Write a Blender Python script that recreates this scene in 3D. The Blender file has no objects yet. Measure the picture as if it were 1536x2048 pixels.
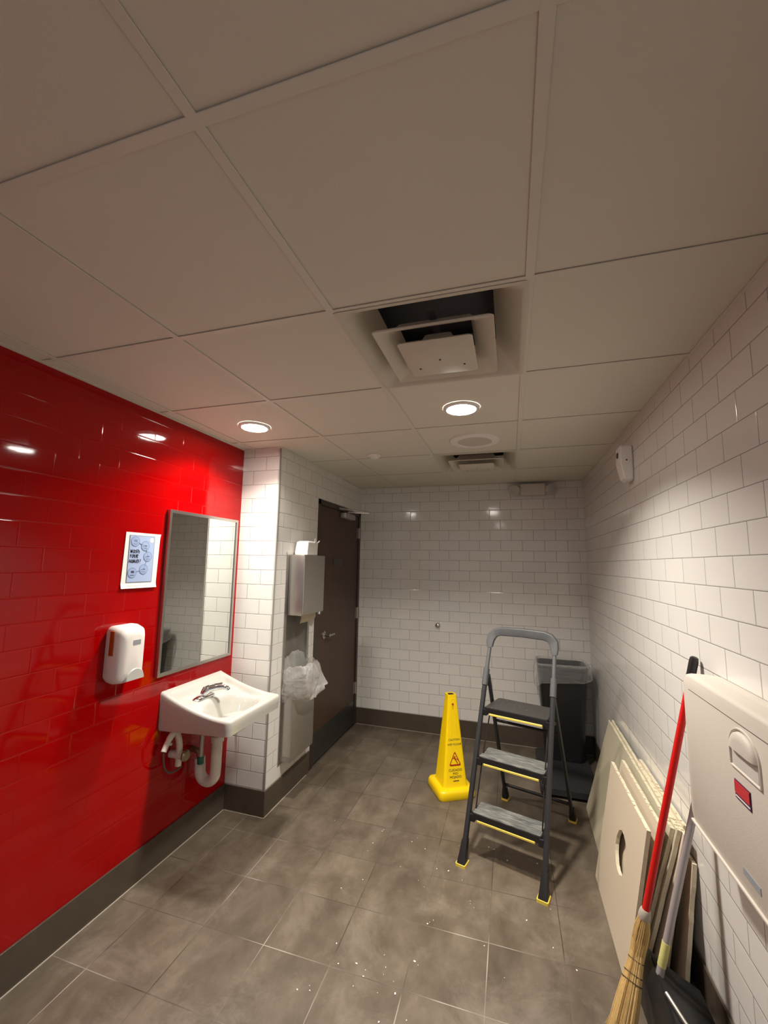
import bpy, bmesh, math, random
from mathutils import Vector, Matrix, noise
random.seed(7)
C = bpy.context.scene.collection
PI = math.pi

# ------------------------------------------------------------------ camera
YAW, PITCH, ROLL, FPX, CAMZ = -0.2961, 0.1237, 0.0171, 828.87, 1.6248
fw = Vector((math.sin(YAW)*math.cos(PITCH), math.cos(YAW)*math.cos(PITCH), math.sin(PITCH)))
rt0 = Vector((math.cos(YAW), -math.sin(YAW), 0))
up0 = rt0.cross(fw)
rt = rt0*math.cos(ROLL) + up0*math.sin(ROLL)
up = -rt0*math.sin(ROLL) + up0*math.cos(ROLL)
cam = bpy.data.objects.new('camera', bpy.data.cameras.new('camera'))
C.objects.link(cam)
cam.matrix_world = Matrix(((rt.x, up.x, -fw.x, 0), (rt.y, up.y, -fw.y, 0), (rt.z, up.z, -fw.z, CAMZ), (0, 0, 0, 1)))
cam.data.sensor_fit = 'VERTICAL'
cam.data.sensor_height = 36
cam.data.lens = FPX/2048*36
cam.data.clip_start = 0.02
bpy.context.scene.camera = cam

# ------------------------------------------------------------------ world, exposure, lamps
w = bpy.data.worlds.new('world'); bpy.context.scene.world = w; w.use_nodes = True
w.node_tree.nodes['Background'].inputs[0].default_value = (0.80, 0.84, 0.92, 1)
w.node_tree.nodes['Background'].inputs[1].default_value = 0.30
vs = bpy.context.scene.view_settings
vs.view_transform = 'Standard'; vs.look = 'None'; vs.gamma = 1; vs.use_curve_mapping = False
vs.exposure = 0.38
LAMP_COL = (1.0, 0.935, 0.845)
LENS_STRENGTH = 60.0
LAMPS = [(-1.462, 2.085, 13.0), (-0.228, 2.09, 25.0), (-0.19, -0.14, 4.0)]
LAMP_SPREAD = 130

# ------------------------------------------------------------------ room numbers
H = 2.4284; XL = -1.8506; XP = -1.5476; XR = 0.6695; YP = 2.5332; YB = 4.2125; YF = -1.9; HB = 0.1563
GX, GY, GS = -0.5419, 1.1475, 0.6096

# ------------------------------------------------------------------ material helpers
def nodes_of(m):
    m.use_nodes = True
    nt = m.node_tree
    return nt, nt.nodes, nt.links, nt.nodes['Principled BSDF']
def mat(name, col, rough=0.5, metal=0.0, var=0.06, scale=25, bump=0.0, bscale=200, coat=0.0, spec=0.5):
    m = bpy.data.materials.new(name); nt, N, L, P = nodes_of(m)
    P.inputs['Roughness'].default_value = rough; P.inputs['Metallic'].default_value = metal
    P.inputs['Coat Weight'].default_value = coat; P.inputs['Specular IOR Level'].default_value = spec
    tc = N.new('ShaderNodeTexCoord')
    nz = N.new('ShaderNodeTexNoise'); nz.inputs['Scale'].default_value = scale; nz.inputs['Detail'].default_value = 4
    L.new(tc.outputs['Object'], nz.inputs['Vector'])
    mx = N.new('ShaderNodeMix'); mx.data_type = 'RGBA'
    mx.inputs[6].default_value = tuple(c*(1-var) for c in col)+(1,)
    mx.inputs[7].default_value = tuple(min(1, c*(1+var)) for c in col)+(1,)
    L.new(nz.outputs['Fac'], mx.inputs[0]); L.new(mx.outputs[2], P.inputs['Base Color'])
    if bump:
        n2 = N.new('ShaderNodeTexNoise'); n2.inputs['Scale'].default_value = bscale; n2.inputs['Detail'].default_value = 3
        L.new(tc.outputs['Object'], n2.inputs['Vector'])
        b = N.new('ShaderNodeBump'); b.inputs['Strength'].default_value = bump; b.inputs['Distance'].default_value = 0.002
        L.new(n2.outputs['Fac'], b.inputs['Height']); L.new(b.outputs['Normal'], P.inputs['Normal'])
    return m
def tile_mat(name, axis, phase, col, grout, rough, tint, mortar=0.0013, wav=0.25, spec=0.55, grout_rough=0.7, edge=0.55, tilt=0.012):
    m = bpy.data.materials.new(name); nt, N, L, P = nodes_of(m)
    g = N.new('ShaderNodeNewGeometry'); sp = N.new('ShaderNodeSeparateXYZ'); L.new(g.outputs['Position'], sp.inputs[0])
    a = N.new('ShaderNodeMath'); a.operation = 'SUBTRACT'; a.inputs[1].default_value = phase; L.new(sp.outputs[axis], a.inputs[0])
    b = N.new('ShaderNodeMath'); b.operation = 'SUBTRACT'; b.inputs[1].default_value = 0.158; L.new(sp.outputs[2], b.inputs[0])
    cb = N.new('ShaderNodeCombineXYZ'); L.new(a.outputs[0], cb.inputs[0]); L.new(b.outputs[0], cb.inputs[1])
    def brick(ms, sm, c1, c2, cm):
        t = N.new('ShaderNodeTexBrick'); t.offset = 0.5; t.offset_frequency = 2; t.squash = 1
        t.inputs['Scale'].default_value = 1; t.inputs['Brick Width'].default_value = 0.2012; t.inputs['Row Height'].default_value = 0.1006
        t.inputs['Mortar Size'].default_value = ms; t.inputs['Mortar Smooth'].default_value = sm
        t.inputs['Color1'].default_value = c1+(1,); t.inputs['Color2'].default_value = c2+(1,); t.inputs['Mortar'].default_value = cm+(1,)
        L.new(cb.outputs[0], t.inputs['Vector']); return t
    k = brick(mortar, 0.15, col, tuple(c*tint for c in col), grout)
    # every other joint run is a little cleaner: grout brightness varies
    L.new(k.outputs['Color'], P.inputs['Base Color'])
    rr = N.new('ShaderNodeMix'); rr.inputs[2].default_value = rough; rr.inputs[3].default_value = grout_rough
    L.new(k.outputs['Fac'], rr.inputs[0]); L.new(rr.outputs[0], P.inputs['Roughness'])
    P.inputs['Specular IOR Level'].default_value = spec
    # each tile sits at a slightly different angle
    r = brick(0.0, 0.0, (0, 0, 0), (1, 1, 1), (0, 0, 0))
    wn = N.new('ShaderNodeTexWhiteNoise'); wn.noise_dimensions = '1D'
    rv = N.new('ShaderNodeSeparateColor'); L.new(r.outputs['Color'], rv.inputs[0]); L.new(rv.outputs[0], wn.inputs['W'])
    s1 = N.new('ShaderNodeVectorMath'); s1.operation = 'SUBTRACT'; s1.inputs[1].default_value = (.5, .5, .5); L.new(wn.outputs['Color'], s1.inputs[0])
    s2 = N.new('ShaderNodeVectorMath'); s2.operation = 'SCALE'; s2.inputs['Scale'].default_value = tilt; L.new(s1.outputs[0], s2.inputs[0])
    s3 = N.new('ShaderNodeVectorMath'); s3.operation = 'ADD'; L.new(s2.outputs[0], s3.inputs[0]); L.new(g.outputs['Normal'], s3.inputs[1])
    s4 = N.new('ShaderNodeVectorMath'); s4.operation = 'NORMALIZE'; L.new(s3.outputs[0], s4.inputs[0])
    e = brick(0.0042, 1.0, (0, 0, 0), (0, 0, 0), (1, 1, 1))
    inv = N.new('ShaderNodeMath'); inv.operation = 'SUBTRACT'; inv.inputs[0].default_value = 1; L.new(e.outputs['Fac'], inv.inputs[1])
    b1 = N.new('ShaderNodeBump'); b1.inputs['Strength'].default_value = edge; b1.inputs['Distance'].default_value = 0.0015
    L.new(inv.outputs[0], b1.inputs['Height']); L.new(s4.outputs[0], b1.inputs['Normal'])
    nz = N.new('ShaderNodeTexNoise'); nz.inputs['Scale'].default_value = 9; nz.inputs['Detail'].default_value = 2; L.new(g.outputs['Position'], nz.inputs['Vector'])
    b2 = N.new('ShaderNodeBump'); b2.inputs['Strength'].default_value = wav; b2.inputs['Distance'].default_value = 0.002
    L.new(nz.outputs['Fac'], b2.inputs['Height']); L.new(b1.outputs['Normal'], b2.inputs['Normal']); L.new(b2.outputs['Normal'], P.inputs['Normal'])
    return m
WHITE = (0.76, 0.74, 0.70); GROUT = (0.20, 0.19, 0.17)
M = {}
M['tile_back'] = tile_mat('white_tile_back', 0, 0.013, WHITE, GROUT, 0.10, 0.95)
M['tile_right'] = tile_mat('white_tile_right', 1, 0.066, WHITE, GROUT, 0.13, 0.97)
M['tile_pilaster'] = tile_mat('white_tile_pilaster', 0, -1.66, WHITE, GROUT, 0.10, 0.97)
M['tile_side'] = tile_mat('white_tile_side', 1, 0.006, WHITE, (0.30, 0.28, 0.26), 0.10, 0.96)
M['tile_red'] = tile_mat('red_tile', 1, 0.135, (0.35, 0.0003, 0.0010), (0.30, 0.0003, 0.0010), 0.055, 0.97, mortar=0.0007, wav=0.15, spec=0.36, grout_rough=0.12, edge=0.34, tilt=0.009)
M['baseboard'] = mat('brown_base_tile', (0.074, 0.056, 0.040), 0.35, var=0.2, scale=12, bump=0.1)
M['ceil_tile'] = mat('ceiling_panel', (0.73, 0.695, 0.595), 0.75, var=0.03, scale=3, bump=0.25, bscale=260)
M['duct'] = mat('duct_grey', (0.085, 0.085, 0.095), 0.7)
M['tbar'] = mat('grid_paint', (0.72, 0.685, 0.59), 0.5, var=0.03)
M['vent'] = mat('vent_paint', (0.64, 0.59, 0.49), 0.45, var=0.08, scale=9)
M['dark'] = mat('duct_dark', (0.015, 0.015, 0.018), 0.8)
M['white_plastic'] = mat('white_plastic', (0.78, 0.74, 0.70), 0.35, var=0.02, bump=0.15, bscale=500)
M['cream_plastic'] = mat('cream_plastic', (0.62, 0.57, 0.50), 0.5, var=0.03, scale=6, bump=0.35, bscale=600)
M['bright_white'] = mat('bright_white', (0.85, 0.82, 0.78), 0.4, var=0.02)
M['porcelain'] = mat('porcelain', (0.50, 0.485, 0.44), 0.08, var=0.015, scale=8, coat=0.2)
M['pvc'] = mat('white_pipe_cover', (0.68, 0.62, 0.54), 0.4, var=0.05)
M['chrome'] = mat('chrome', (0.75, 0.75, 0.76), 0.08, 1.0, var=0.02)
M['steel'] = mat('brushed_steel', (0.50, 0.48, 0.45), 0.32, 1.0, var=0.06, scale=5)
M['steel_dark'] = mat('dull_steel', (0.46, 0.44, 0.40), 0.5, 0.85, var=0.08, scale=5)
M['brass_dull'] = mat('stained_brass', (0.34, 0.28, 0.2), 0.35, 0.8, var=0.3)
M['green_cap'] = mat('green_cap', (0.0, 0.10, 0.06), 0.4)
M['black'] = mat('black_plastic', (0.012, 0.012, 0.013), 0.4, var=0.2)
M['rubber'] = mat('black_rubber', (0.018, 0.018, 0.02), 0.6, var=0.2)
M['grey_hose'] = mat('grey_hose', (0.10, 0.07, 0.06), 0.4)
M['ladder'] = mat('ladder_grey', (0.028, 0.030, 0.033), 0.42, 0.2, var=0.2, scale=30)
M['ladder_handle'] = mat('ladder_handle_grey', (0.085, 0.088, 0.092), 0.45, var=0.15, scale=20)
M['yellow'] = mat('yellow_plastic', (0.92, 0.63, 0.0), 0.35, var=0.04)
M['yellow_trim'] = mat('yellow_trim', (0.82, 0.64, 0.10), 0.4)
M['red_paint'] = mat('red_paint', (0.62, 0.010, 0.008), 0.28, var=0.08)
M['red_ink'] = mat('red_ink', (0.42, 0.03, 0.01), 0.5)
M['black_ink'] = mat('black_ink', (0.015, 0.013, 0.02), 0.5)
M['straw'] = mat('straw', (0.60, 0.42, 0.17), 0.7, var=0.25, scale=60)
M['straw_b'] = mat('straw_ochre', (0.42, 0.26, 0.09), 0.7, var=0.3, scale=60)
M['twine'] = mat('twine', (0.08, 0.05, 0.03), 0.8)
M['grey_pole'] = mat('grey_pole', (0.42, 0.39, 0.39), 0.35, 0.3, var=0.08)
M['label_yellow'] = mat('label_yellow', (0.62, 0.60, 0.22), 0.5, var=0.25, scale=30)
M['door'] = mat('door_brown', (0.068, 0.036, 0.020), 0.5, var=0.2, scale=10)
M['door_frame'] = mat('door_frame_brown', (0.040, 0.024, 0.018), 0.4, var=0.1)
M['kick'] = mat('kick_plate', (0.055, 0.055, 0.05), 0.35, 0.5, var=0.2)
M['panel_face'] = mat('panel_cream_face', (0.58, 0.49, 0.37), 0.8, var=0.04, scale=4, bump=0.2, bscale=300)
M['panel_face_shaded'] = mat('panel_shaded_face', (0.46, 0.42, 0.30), 0.8, var=0.08, scale=4, bump=0.2, bscale=300)  # darker olive tone puts the shade on the long panels into their colour
M['panel_edge'] = mat('panel_chalk_edge', (0.66, 0.60, 0.44), 0.9, var=0.2, scale=40, bump=0.6, bscale=120)
M['amber'] = mat('amber_window', (0.36, 0.075, 0.010), 0.25)
M['grey_label'] = mat('grey_label', (0.30, 0.32, 0.35), 0.35)
M['grey_push'] = mat('grey_push', (0.50, 0.50, 0.47), 0.35)
M['paper'] = mat('paper', (0.84, 0.82, 0.78), 0.75, var=0.02)
M['print_blue'] = mat('print_blue', (0.36, 0.46, 0.68), 0.7, var=0.05)
M['print_mid'] = mat('print_mid_blue', (0.17, 0.23, 0.38), 0.7)
M['print_pale'] = mat('print_pale_blue', (0.30, 0.40, 0.62), 0.7)
M['print_line'] = mat('print_line', (0.03, 0.04, 0.08), 0.7)
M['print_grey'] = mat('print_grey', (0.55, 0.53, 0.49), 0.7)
M['towel'] = mat('paper_towel', (0.62, 0.55, 0.40), 0.85)
M['label_red'] = mat('label_red', (0.55, 0.03, 0.04), 0.25)
M['label_purple'] = mat('label_purple', (0.05, 0.015, 0.06), 0.3)
M['grey_strip'] = mat('grey_strip', (0.26, 0.25, 0.23), 0.4)
M['caulk'] = mat('caulk', (0.42, 0.37, 0.30), 0.7, var=0.15, scale=30)

# mirror
m = bpy.data.materials.new('mirror_glass'); nt, N, L, P = nodes_of(m)
P.inputs['Base Color'].default_value = (0.80, 0.84, 0.80, 1); P.inputs['Metallic'].default_value = 1; P.inputs['Roughness'].default_value = 0.012
M['mirror'] = m
# glowing lens
m = bpy.data.materials.new('lamp_lens'); nt, N, L, P = nodes_of(m)
P.inputs['Emission Color'].default_value = LAMP_COL+(1,); P.inputs['Emission Strength'].default_value = LENS_STRENGTH
M['lens'] = m
# clear liner plastic
def liner_mat(name, alpha, col):
    m = bpy.data.materials.new(name); nt, N, L, P = nodes_of(m)
    P.inputs['Base Color'].default_value = col+(1,); P.inputs['Roughness'].default_value = 0.14; P.inputs['Coat Weight'].default_value = 0.6
    tr = N.new('ShaderNodeBsdfTransparent'); tr.inputs[0].default_value = (0.95, 0.95, 0.94, 1)
    lw = N.new('ShaderNodeLayerWeight'); lw.inputs[0].default_value = 0.45
    rp = N.new('ShaderNodeMapRange'); rp.inputs[3].default_value = alpha; rp.inputs[4].default_value = min(1, alpha+0.5)
    mx = N.new('ShaderNodeMixShader'); out = N['Material Output']
    tc = N.new('ShaderNodeTexCoord'); nz = N.new('ShaderNodeTexNoise'); nz.inputs['Scale'].default_value = 16; nz.inputs['Detail'].default_value = 5; nz.inputs['Distortion'].default_value = 1.5
    L.new(tc.outputs['Object'], nz.inputs['Vector'])
    bp = N.new('ShaderNodeBump'); bp.inputs['Strength'].default_value = 0.8; bp.inputs['Distance'].default_value = 0.02
    L.new(nz.outputs['Fac'], bp.inputs['Height']); L.new(bp.outputs['Normal'], P.inputs['Normal'])
    L.new(lw.outputs['Facing'], rp.inputs[0]); L.new(rp.outputs[0], mx.inputs[0])
    L.new(tr.outputs[0], mx.inputs[1]); L.new(P.outputs[0], mx.inputs[2]); L.new(mx.outputs[0], out.inputs[0])
    return m
M['liner'] = liner_mat('clear_liner', 0.18, (0.80, 0.79, 0.76))
M['liner_b'] = liner_mat('clear_liner_thin', 0.14, (0.72, 0.72, 0.71))

# floor tile
m = bpy.data.materials.new('floor_tile'); nt, N, L, P = nodes_of(m)
g = N.new('ShaderNodeNewGeometry'); sp = N.new('ShaderNodeSeparateXYZ'); L.new(g.outputs['Position'], sp.inputs[0])
ax = N.new('ShaderNodeMath'); ax.operation = 'ADD'; ax.inputs[1].default_value = 0.735+0.306*20; L.new(sp.outputs[0], ax.inputs[0])
ay = N.new('ShaderNodeMath'); ay.operation = 'ADD'; ay.inputs[1].default_value = -1.758+0.309*20; L.new(sp.outputs[1], ay.inputs[0])
cb = N.new('ShaderNodeCombineXYZ'); L.new(ax.outputs[0], cb.inputs[0]); L.new(ay.outputs[0], cb.inputs[1])
def fbrick(ms, sm):
    t = N.new('ShaderNodeTexBrick'); t.offset = 0; t.offset_frequency = 1; t.squash = 1
    t.inputs['Scale'].default_value = 1; t.inputs['Brick Width'].default_value = 0.306; t.inputs['Row Height'].default_value = 0.309
    t.inputs['Mortar Size'].default_value = ms; t.inputs['Mortar Smooth'].default_value = sm; t.inputs['Color1'].default_value = (0, 0, 0, 1); t.inputs['Color2'].default_value = (1, 1, 1, 1); t.inputs['Mortar'].default_value = (.5, .5, .5, 1)
    L.new(cb.outputs[0], t.inputs['Vector']); return t
fb = fbrick(0.0022, 0.4)
def noise_n(scale, detail=4, rough=0.6, dist=0.0, loc=(0, 0, 0), sc=(1, 1, 1)):
    mp = N.new('ShaderNodeMapping'); mp.inputs['Location'].default_value = loc; mp.inputs['Scale'].default_value = sc
    L.new(g.outputs['Position'], mp.inputs[0])
    n = N.new('ShaderNodeTexNoise'); n.inputs['Scale'].default_value = scale; n.inputs['Detail'].default_value = detail; n.inputs['Roughness'].default_value = rough; n.inputs['Distortion'].default_value = dist
    L.new(mp.outputs[0], n.inputs['Vector']); return n
def ramp(src, stops):
    r = N.new('ShaderNodeValToRGB'); els = r.color_ramp.elements
    while len(els) < len(stops): els.new(0.5)
    for e, (p, c) in zip(els, stops): e.position = p; e.color = c+(1,) if len(c) == 3 else c
    L.new(src, r.inputs[0]); return r
def mixc(f, a, b, blend='MIX'):
    x = N.new('ShaderNodeMix'); x.data_type = 'RGBA'; x.blend_type = blend
    for sock, v in ((x.inputs[0], f), (x.inputs[6], a), (x.inputs[7], b)):
        if isinstance(v, (int, float)): sock.default_value = v
        elif isinstance(v, tuple): sock.default_value = v+(1,)
        else: L.new(v, sock)
    return x.outputs[2]
n1 = noise_n(5, 6, 0.65, 0.25, sc=(1.3, 0.8, 1))
base = ramp(n1.outputs['Fac'], [(0.30, (0.085, 0.063, 0.043)), (0.52, (0.126, 0.098, 0.069)), (0.70, (0.175, 0.139, 0.101))]).outputs[0]
tint = N.new('ShaderNodeMapRange'); tint.inputs[3].default_value = 0.86; tint.inputs[4].default_value = 1.12
sc_ = N.new('ShaderNodeSeparateColor'); L.new(fb.outputs['Color'], sc_.inputs[0]); L.new(sc_.outputs[0], tint.inputs[0])
base = mixc(1.0, base, tint.outputs[0], 'MULTIPLY')
n2 = noise_n(2.4, 8, 0.75, 0.5, loc=(3, 1, 0))
dust = ramp(n2.outputs['Fac'], [(0.50, (0, 0, 0)), (0.72, (1, 1, 1))]).outputs[0]
mr = N.new('ShaderNodeMapRange'); mr.inputs[1].default_value = 3.6; mr.inputs[2].default_value = 1.6; mr.inputs[3].default_value = 0.12; mr.inputs[4].default_value = 0.5
L.new(sp.outputs[1], mr.inputs[0])
df = N.new('ShaderNodeMath'); df.operation = 'MULTIPLY'; L.new(dust, df.inputs[0]); L.new(mr.outputs[0], df.inputs[1])
base = mixc(df.outputs[0], base, (0.30, 0.26, 0.21))
n3 = noise_n(1.7, 3, 0.5, loc=(7, 2, 0))
gcol = ramp(n3.outputs['Fac'], [(0.44, (0.045, 0.034, 0.025)), (0.52, (0.12, 0.10, 0.08)), (0.62, (0.42, 0.38, 0.32))]).outputs[0]
gy_ = N.new('ShaderNodeMapRange'); gy_.inputs[1].default_value = 2.75; gy_.inputs[2].default_value = 2.2; L.new(sp.outputs[1], gy_.inputs[0])
gdark = mixc(gy_.outputs[0], (0.040, 0.030, 0.022), gcol)
n4 = noise_n(3.1, 3, 0.5, loc=(1, 9, 0))
gvis = N.new('ShaderNodeMapRange'); gvis.inputs[1].default_value = 0.38; gvis.inputs[2].default_value = 0.56; gvis.inputs[3].default_value = 0.25; gvis.inputs[4].default_value = 1.0
L.new(n4.outputs['Fac'], gvis.inputs[0])
gf = N.new('ShaderNodeMath'); gf.operation = 'MULTIPLY'; L.new(fb.outputs['Fac'], gf.inputs[0]); L.new(gvis.outputs[0], gf.inputs[1])
base = mixc(gf.outputs[0], base, gdark)
L.new(base, P.inputs['Base Color'])
rr = N.new('ShaderNodeMapRange'); rr.inputs[3].default_value = 0.36; rr.inputs[4].default_value = 0.62; L.new(n1.outputs['Fac'], rr.inputs[0]); L.new(rr.outputs[0], P.inputs['Roughness'])
n5 = noise_n(60, 3)
hh = N.new('ShaderNodeMath'); hh.operation = 'MULTIPLY_ADD'; hh.inputs[1].default_value = -1.0; L.new(fb.outputs['Fac'], hh.inputs[0])
n5m = N.new('ShaderNodeMath'); n5m.operation = 'MULTIPLY'; n5m.inputs[1].default_value = 0.3; L.new(n5.outputs['Fac'], n5m.inputs[0]); L.new(n5m.outputs[0], hh.inputs[2])
bp = N.new('ShaderNodeBump'); bp.inputs['Strength'].default_value = 0.35; bp.inputs['Distance'].default_value = 0.002
L.new(hh.outputs[0], bp.inputs['Height']); L.new(bp.outputs['Normal'], P.inputs['Normal'])
M['floor'] = m
# dusty ladder tread
m = bpy.data.materials.new('dusty_tread'); nt, N, L, P = nodes_of(m)
tc = N.new('ShaderNodeTexCoord'); mp = N.new('ShaderNodeMapping'); mp.inputs['Scale'].default_value = (4, 75, 4)
mp.inputs['Rotation'].default_value = (0, 0, 0.25); L.new(tc.outputs['Object'], mp.inputs[0])
nz = N.new('ShaderNodeTexNoise'); nz.inputs['Scale'].default_value = 3; nz.inputs['Detail'].default_value = 5; nz.inputs['Distortion'].default_value = 0.6; L.new(mp.outputs[0], nz.inputs['Vector'])
rp = N.new('ShaderNodeValToRGB'); rp.color_ramp.elements[0].position = 0.42; rp.color_ramp.elements[0].color = (0.075, 0.078, 0.074, 1)
rp.color_ramp.elements[1].position = 0.68; rp.color_ramp.elements[1].color = (0.30, 0.30, 0.275, 1)
L.new(nz.outputs['Fac'], rp.inputs[0]); L.new(rp.outputs[0], P.inputs['Base Color']); P.inputs['Roughness'].default_value = 0.5
M['tread_dusty'] = m
m = bpy.data.materials.new('speckled_tread'); nt, N, L, P = nodes_of(m)
tc = N.new('ShaderNodeTexCoord'); vo = N.new('ShaderNodeTexVoronoi'); vo.inputs['Scale'].default_value = 38; L.new(tc.outputs['Object'], vo.inputs['Vector'])
rp = N.new('ShaderNodeValToRGB'); rp.color_ramp.elements[0].position = 0.07; rp.color_ramp.elements[0].color = (0.5, 0.48, 0.42, 1)
rp.color_ramp.elements[1].position = 0.10; rp.color_ramp.elements[1].color = (0.045, 0.043, 0.040, 1)
L.new(vo.outputs['Distance'], rp.inputs[0]); L.new(rp.outputs[0], P.inputs['Base Color']); P.inputs['Roughness'].default_value = 0.42
M['tread_speck'] = m

# ------------------------------------------------------------------ mesh helpers
WM = {}
def obj(name, bm, m, parent=None, world=True, smooth=False, angle=40):
    if parent is not None and world: bm.transform(WM[parent.name].inverted())
    bmesh.ops.recalc_face_normals(bm, faces=bm.faces)
    me = bpy.data.meshes.new(name); bm.to_mesh(me); bm.free()
    me.materials.append(M[m] if isinstance(m, str) else m)
    if smooth:
        for p in me.polygons: p.use_smooth = True
        try: me.set_sharp_from_angle(angle=math.radians(angle))
        except Exception: pass
    o = bpy.data.objects.new(name, me); C.objects.link(o)
    if parent is not None:
        o.parent = parent; WM[o.name] = WM[parent.name].copy()
    else: WM[o.name] = Matrix.Identity(4)
    return o
def tag(o, label, cat=None, group=None, kind=None):
    if label: o['label'] = label
    if cat: o['category'] = cat
    if group: o['group'] = group
    if kind: o['kind'] = kind
    return o
def thing(name, label, cat, loc=(0, 0, 0), rz=0, group=None):
    o = bpy.data.objects.new(name, None); C.objects.link(o); o.empty_display_size = 0.05
    o.location = loc; o.rotation_euler = (0, 0, rz)
    WM[o.name] = Matrix.Translation(loc) @ Matrix.Rotation(rz, 4, 'Z')
    return tag(o, label, cat, group)
def struct(name, bm, m, parent=None, smooth=False):
    o = obj(name, bm, m, parent, smooth=smooth)
    if parent is None: o['kind'] = 'structure'
    return o
def nb(): return bmesh.new()
def box(bm, x0, x1, y0, y1, z0, z1, bev=0.0, seg=2, mtx=None):
    t = bmesh.new()
    v = [t.verts.new(p) for p in ((x0, y0, z0), (x1, y0, z0), (x1, y1, z0), (x0, y1, z0), (x0, y0, z1), (x1, y0, z1), (x1, y1, z1), (x0, y1, z1))]
    for f in ((0, 3, 2, 1), (4, 5, 6, 7), (0, 1, 5, 4), (1, 2, 6, 5), (2, 3, 7, 6), (3, 0, 4, 7)): t.faces.new([v[i] for i in f])
    if bev: bmesh.ops.bevel(t, geom=t.edges[:], offset=bev, segments=seg, profile=0.5, affect='EDGES')
    if mtx is not None: t.transform(mtx)
    merge(bm, t); return bm
def merge(bm, t):
    me = bpy.data.meshes.new('tmp'); t.to_mesh(me); t.free(); bm.from_mesh(me); bpy.data.meshes.remove(me)
def loft(bm, rings, cap0=True, cap1=True, closed=True):
    vs_ = [[bm.verts.new(p) for p in r] for r in rings]
    n = len(rings[0])
    for a, b in zip(vs_[:-1], vs_[1:]):
        for i in range(n if closed else n-1):
            j = (i+1) % n
            bm.faces.new((a[i], a[j], b[j], b[i]))
    if cap0: bm.faces.new(vs_[0][::-1])
    if cap1: bm.faces.new(vs_[-1])
    return bm
def tube(bm, pts, r, n=12, rr=None, caps=True):
    pts = [Vector(p) for p in pts]; rings = []
    prev = None
    for i, p in enumerate(pts):
        d = (pts[min(i+1, len(pts)-1)]-pts[max(i-1, 0)]).normalized()
        if prev is None:
            a = d.orthogonal().normalized()
        else:
            a = prev - d*prev.dot(d)
            a = a.normalized() if a.length > 1e-6 else d.orthogonal().normalized()
        prev = a; b = d.cross(a)
        ri = rr[i] if rr else r
        rings.append([p+(a*math.cos(t)+b*math.sin(t))*ri for t in (2*PI*k/n for k in range(n))])
    return loft(bm, rings, caps, caps)
def bez(p0, p1, p2, p3, n=14):
    p0, p1, p2, p3 = map(Vector, (p0, p1, p2, p3)); o = []
    for i in range(n+1):
        t = i/n; o.append(p0*(1-t)**3+p1*3*t*(1-t)**2+p2*3*t*t*(1-t)+p3*t**3)
    return o
def lathe(bm, prof, mtx=None, n=32, cap0=True, cap1=True):
    rings = [[Vector((r*math.cos(2*PI*k/n), r*math.sin(2*PI*k/n), z)) for k in range(n)] for r, z in prof]
    t = bmesh.new(); loft(t, rings, cap0, cap1)
    if mtx is not None: t.transform(mtx)
    merge(bm, t); return bm
def rrect(hx, hy, r, n=6):
    o = []
    for cx, cy, a0 in ((hx-r, hy-r, 0), (-hx+r, hy-r, PI/2), (-hx+r, -hy+r, PI), (hx-r, -hy+r, 3*PI/2)):
        for k in range(n+1):
            a = a0+PI/2*k/n; o.append((cx+r*math.cos(a), cy+r*math.sin(a)))
    return o
def prism(bm, poly, z0, z1, mtx=None):
    t = bmesh.new(); loft(t, [[Vector((x, y, z0)) for x, y in poly], [Vector((x, y, z1)) for x, y in poly]])
    if mtx is not None: t.transform(mtx)
    merge(bm, t); return bm
def frame(o, x, y, z):
    x, y, z = Vector(x), Vector(y), Vector(z)
    return Matrix(((x.x, y.x, z.x, o[0]), (x.y, y.y, z.y, o[1]), (x.z, y.z, z.z, o[2]), (0, 0, 0, 1)))
def text_bm(s, size, mtx, depth=0.0004, align='CENTER', shear=0.0, sx=1.0, bold=0.0):
    cu = bpy.data.curves.new('t', 'FONT'); cu.body = s; cu.size = size; cu.align_x = align; cu.align_y = 'CENTER'; cu.extrude = depth; cu.shear = shear; cu.offset = bold
    o = bpy.data.objects.new('t', cu); C.objects.link(o)
    dg = bpy.context.evaluated_depsgraph_get(); dg.update()
    me = bpy.data.meshes.new_from_object(o.evaluated_get(dg))
    bm = bmesh.new(); bm.from_mesh(me)
    bpy.data.objects.remove(o); bpy.data.curves.remove(cu); bpy.data.meshes.remove(me)
    bm.transform(mtx @ Matrix.Diagonal((sx, 1, 1, 1))); return bm

# ------------------------------------------------------------------ shell
def wall(name, m, x0, x1, y0, y1, z0=0, z1=2.7): return struct(name, box(nb(), x0, x1, y0, y1, z0, z1), m)
struct('floor', box(nb(), XL-0.15, XR+0.15, YF-0.1, YB+0.15, -0.1, 0), 'floor')
wall('wall_left', 'tile_red', XL-0.12, XL, YF, YP)
wall('wall_pilaster_front', 'tile_pilaster', XL-0.12, XP-0.001, YP, YP+0.1)
# side wall with an opening for the recessed dispenser (y 2.685..3.06, z .25..1.69) and for the door
b = nb(); X0 = XP-0.2
NY0, NY1, NZ0, NZ1 = 2.69, 3.055, 0.255, 1.685
DY0, DY1, DZ = 3.165, 4.205, 2.165
box(b, X0, XP, YP+0.001, NY0, 0, 2.7); box(b, X0, XP, NY0, NY1, 0, NZ0); box(b, X0, XP, NY0, NY1, NZ1, 2.7)
box(b, X0, XP, NY1, DY0, 0, 2.7); box(b, X0, XP, DY0, DY1, DZ, 2.7); box(b, X0, XP, DY1, YB, 0, 2.7)
struct('wall_side', b, 'tile_side')
wall('wall_back', 'tile_back', X0, XR+0.12, YB, YB+0.12)
wall('wall_right', 'tile_right', XR, XR+0.12, YF, YB)
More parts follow.
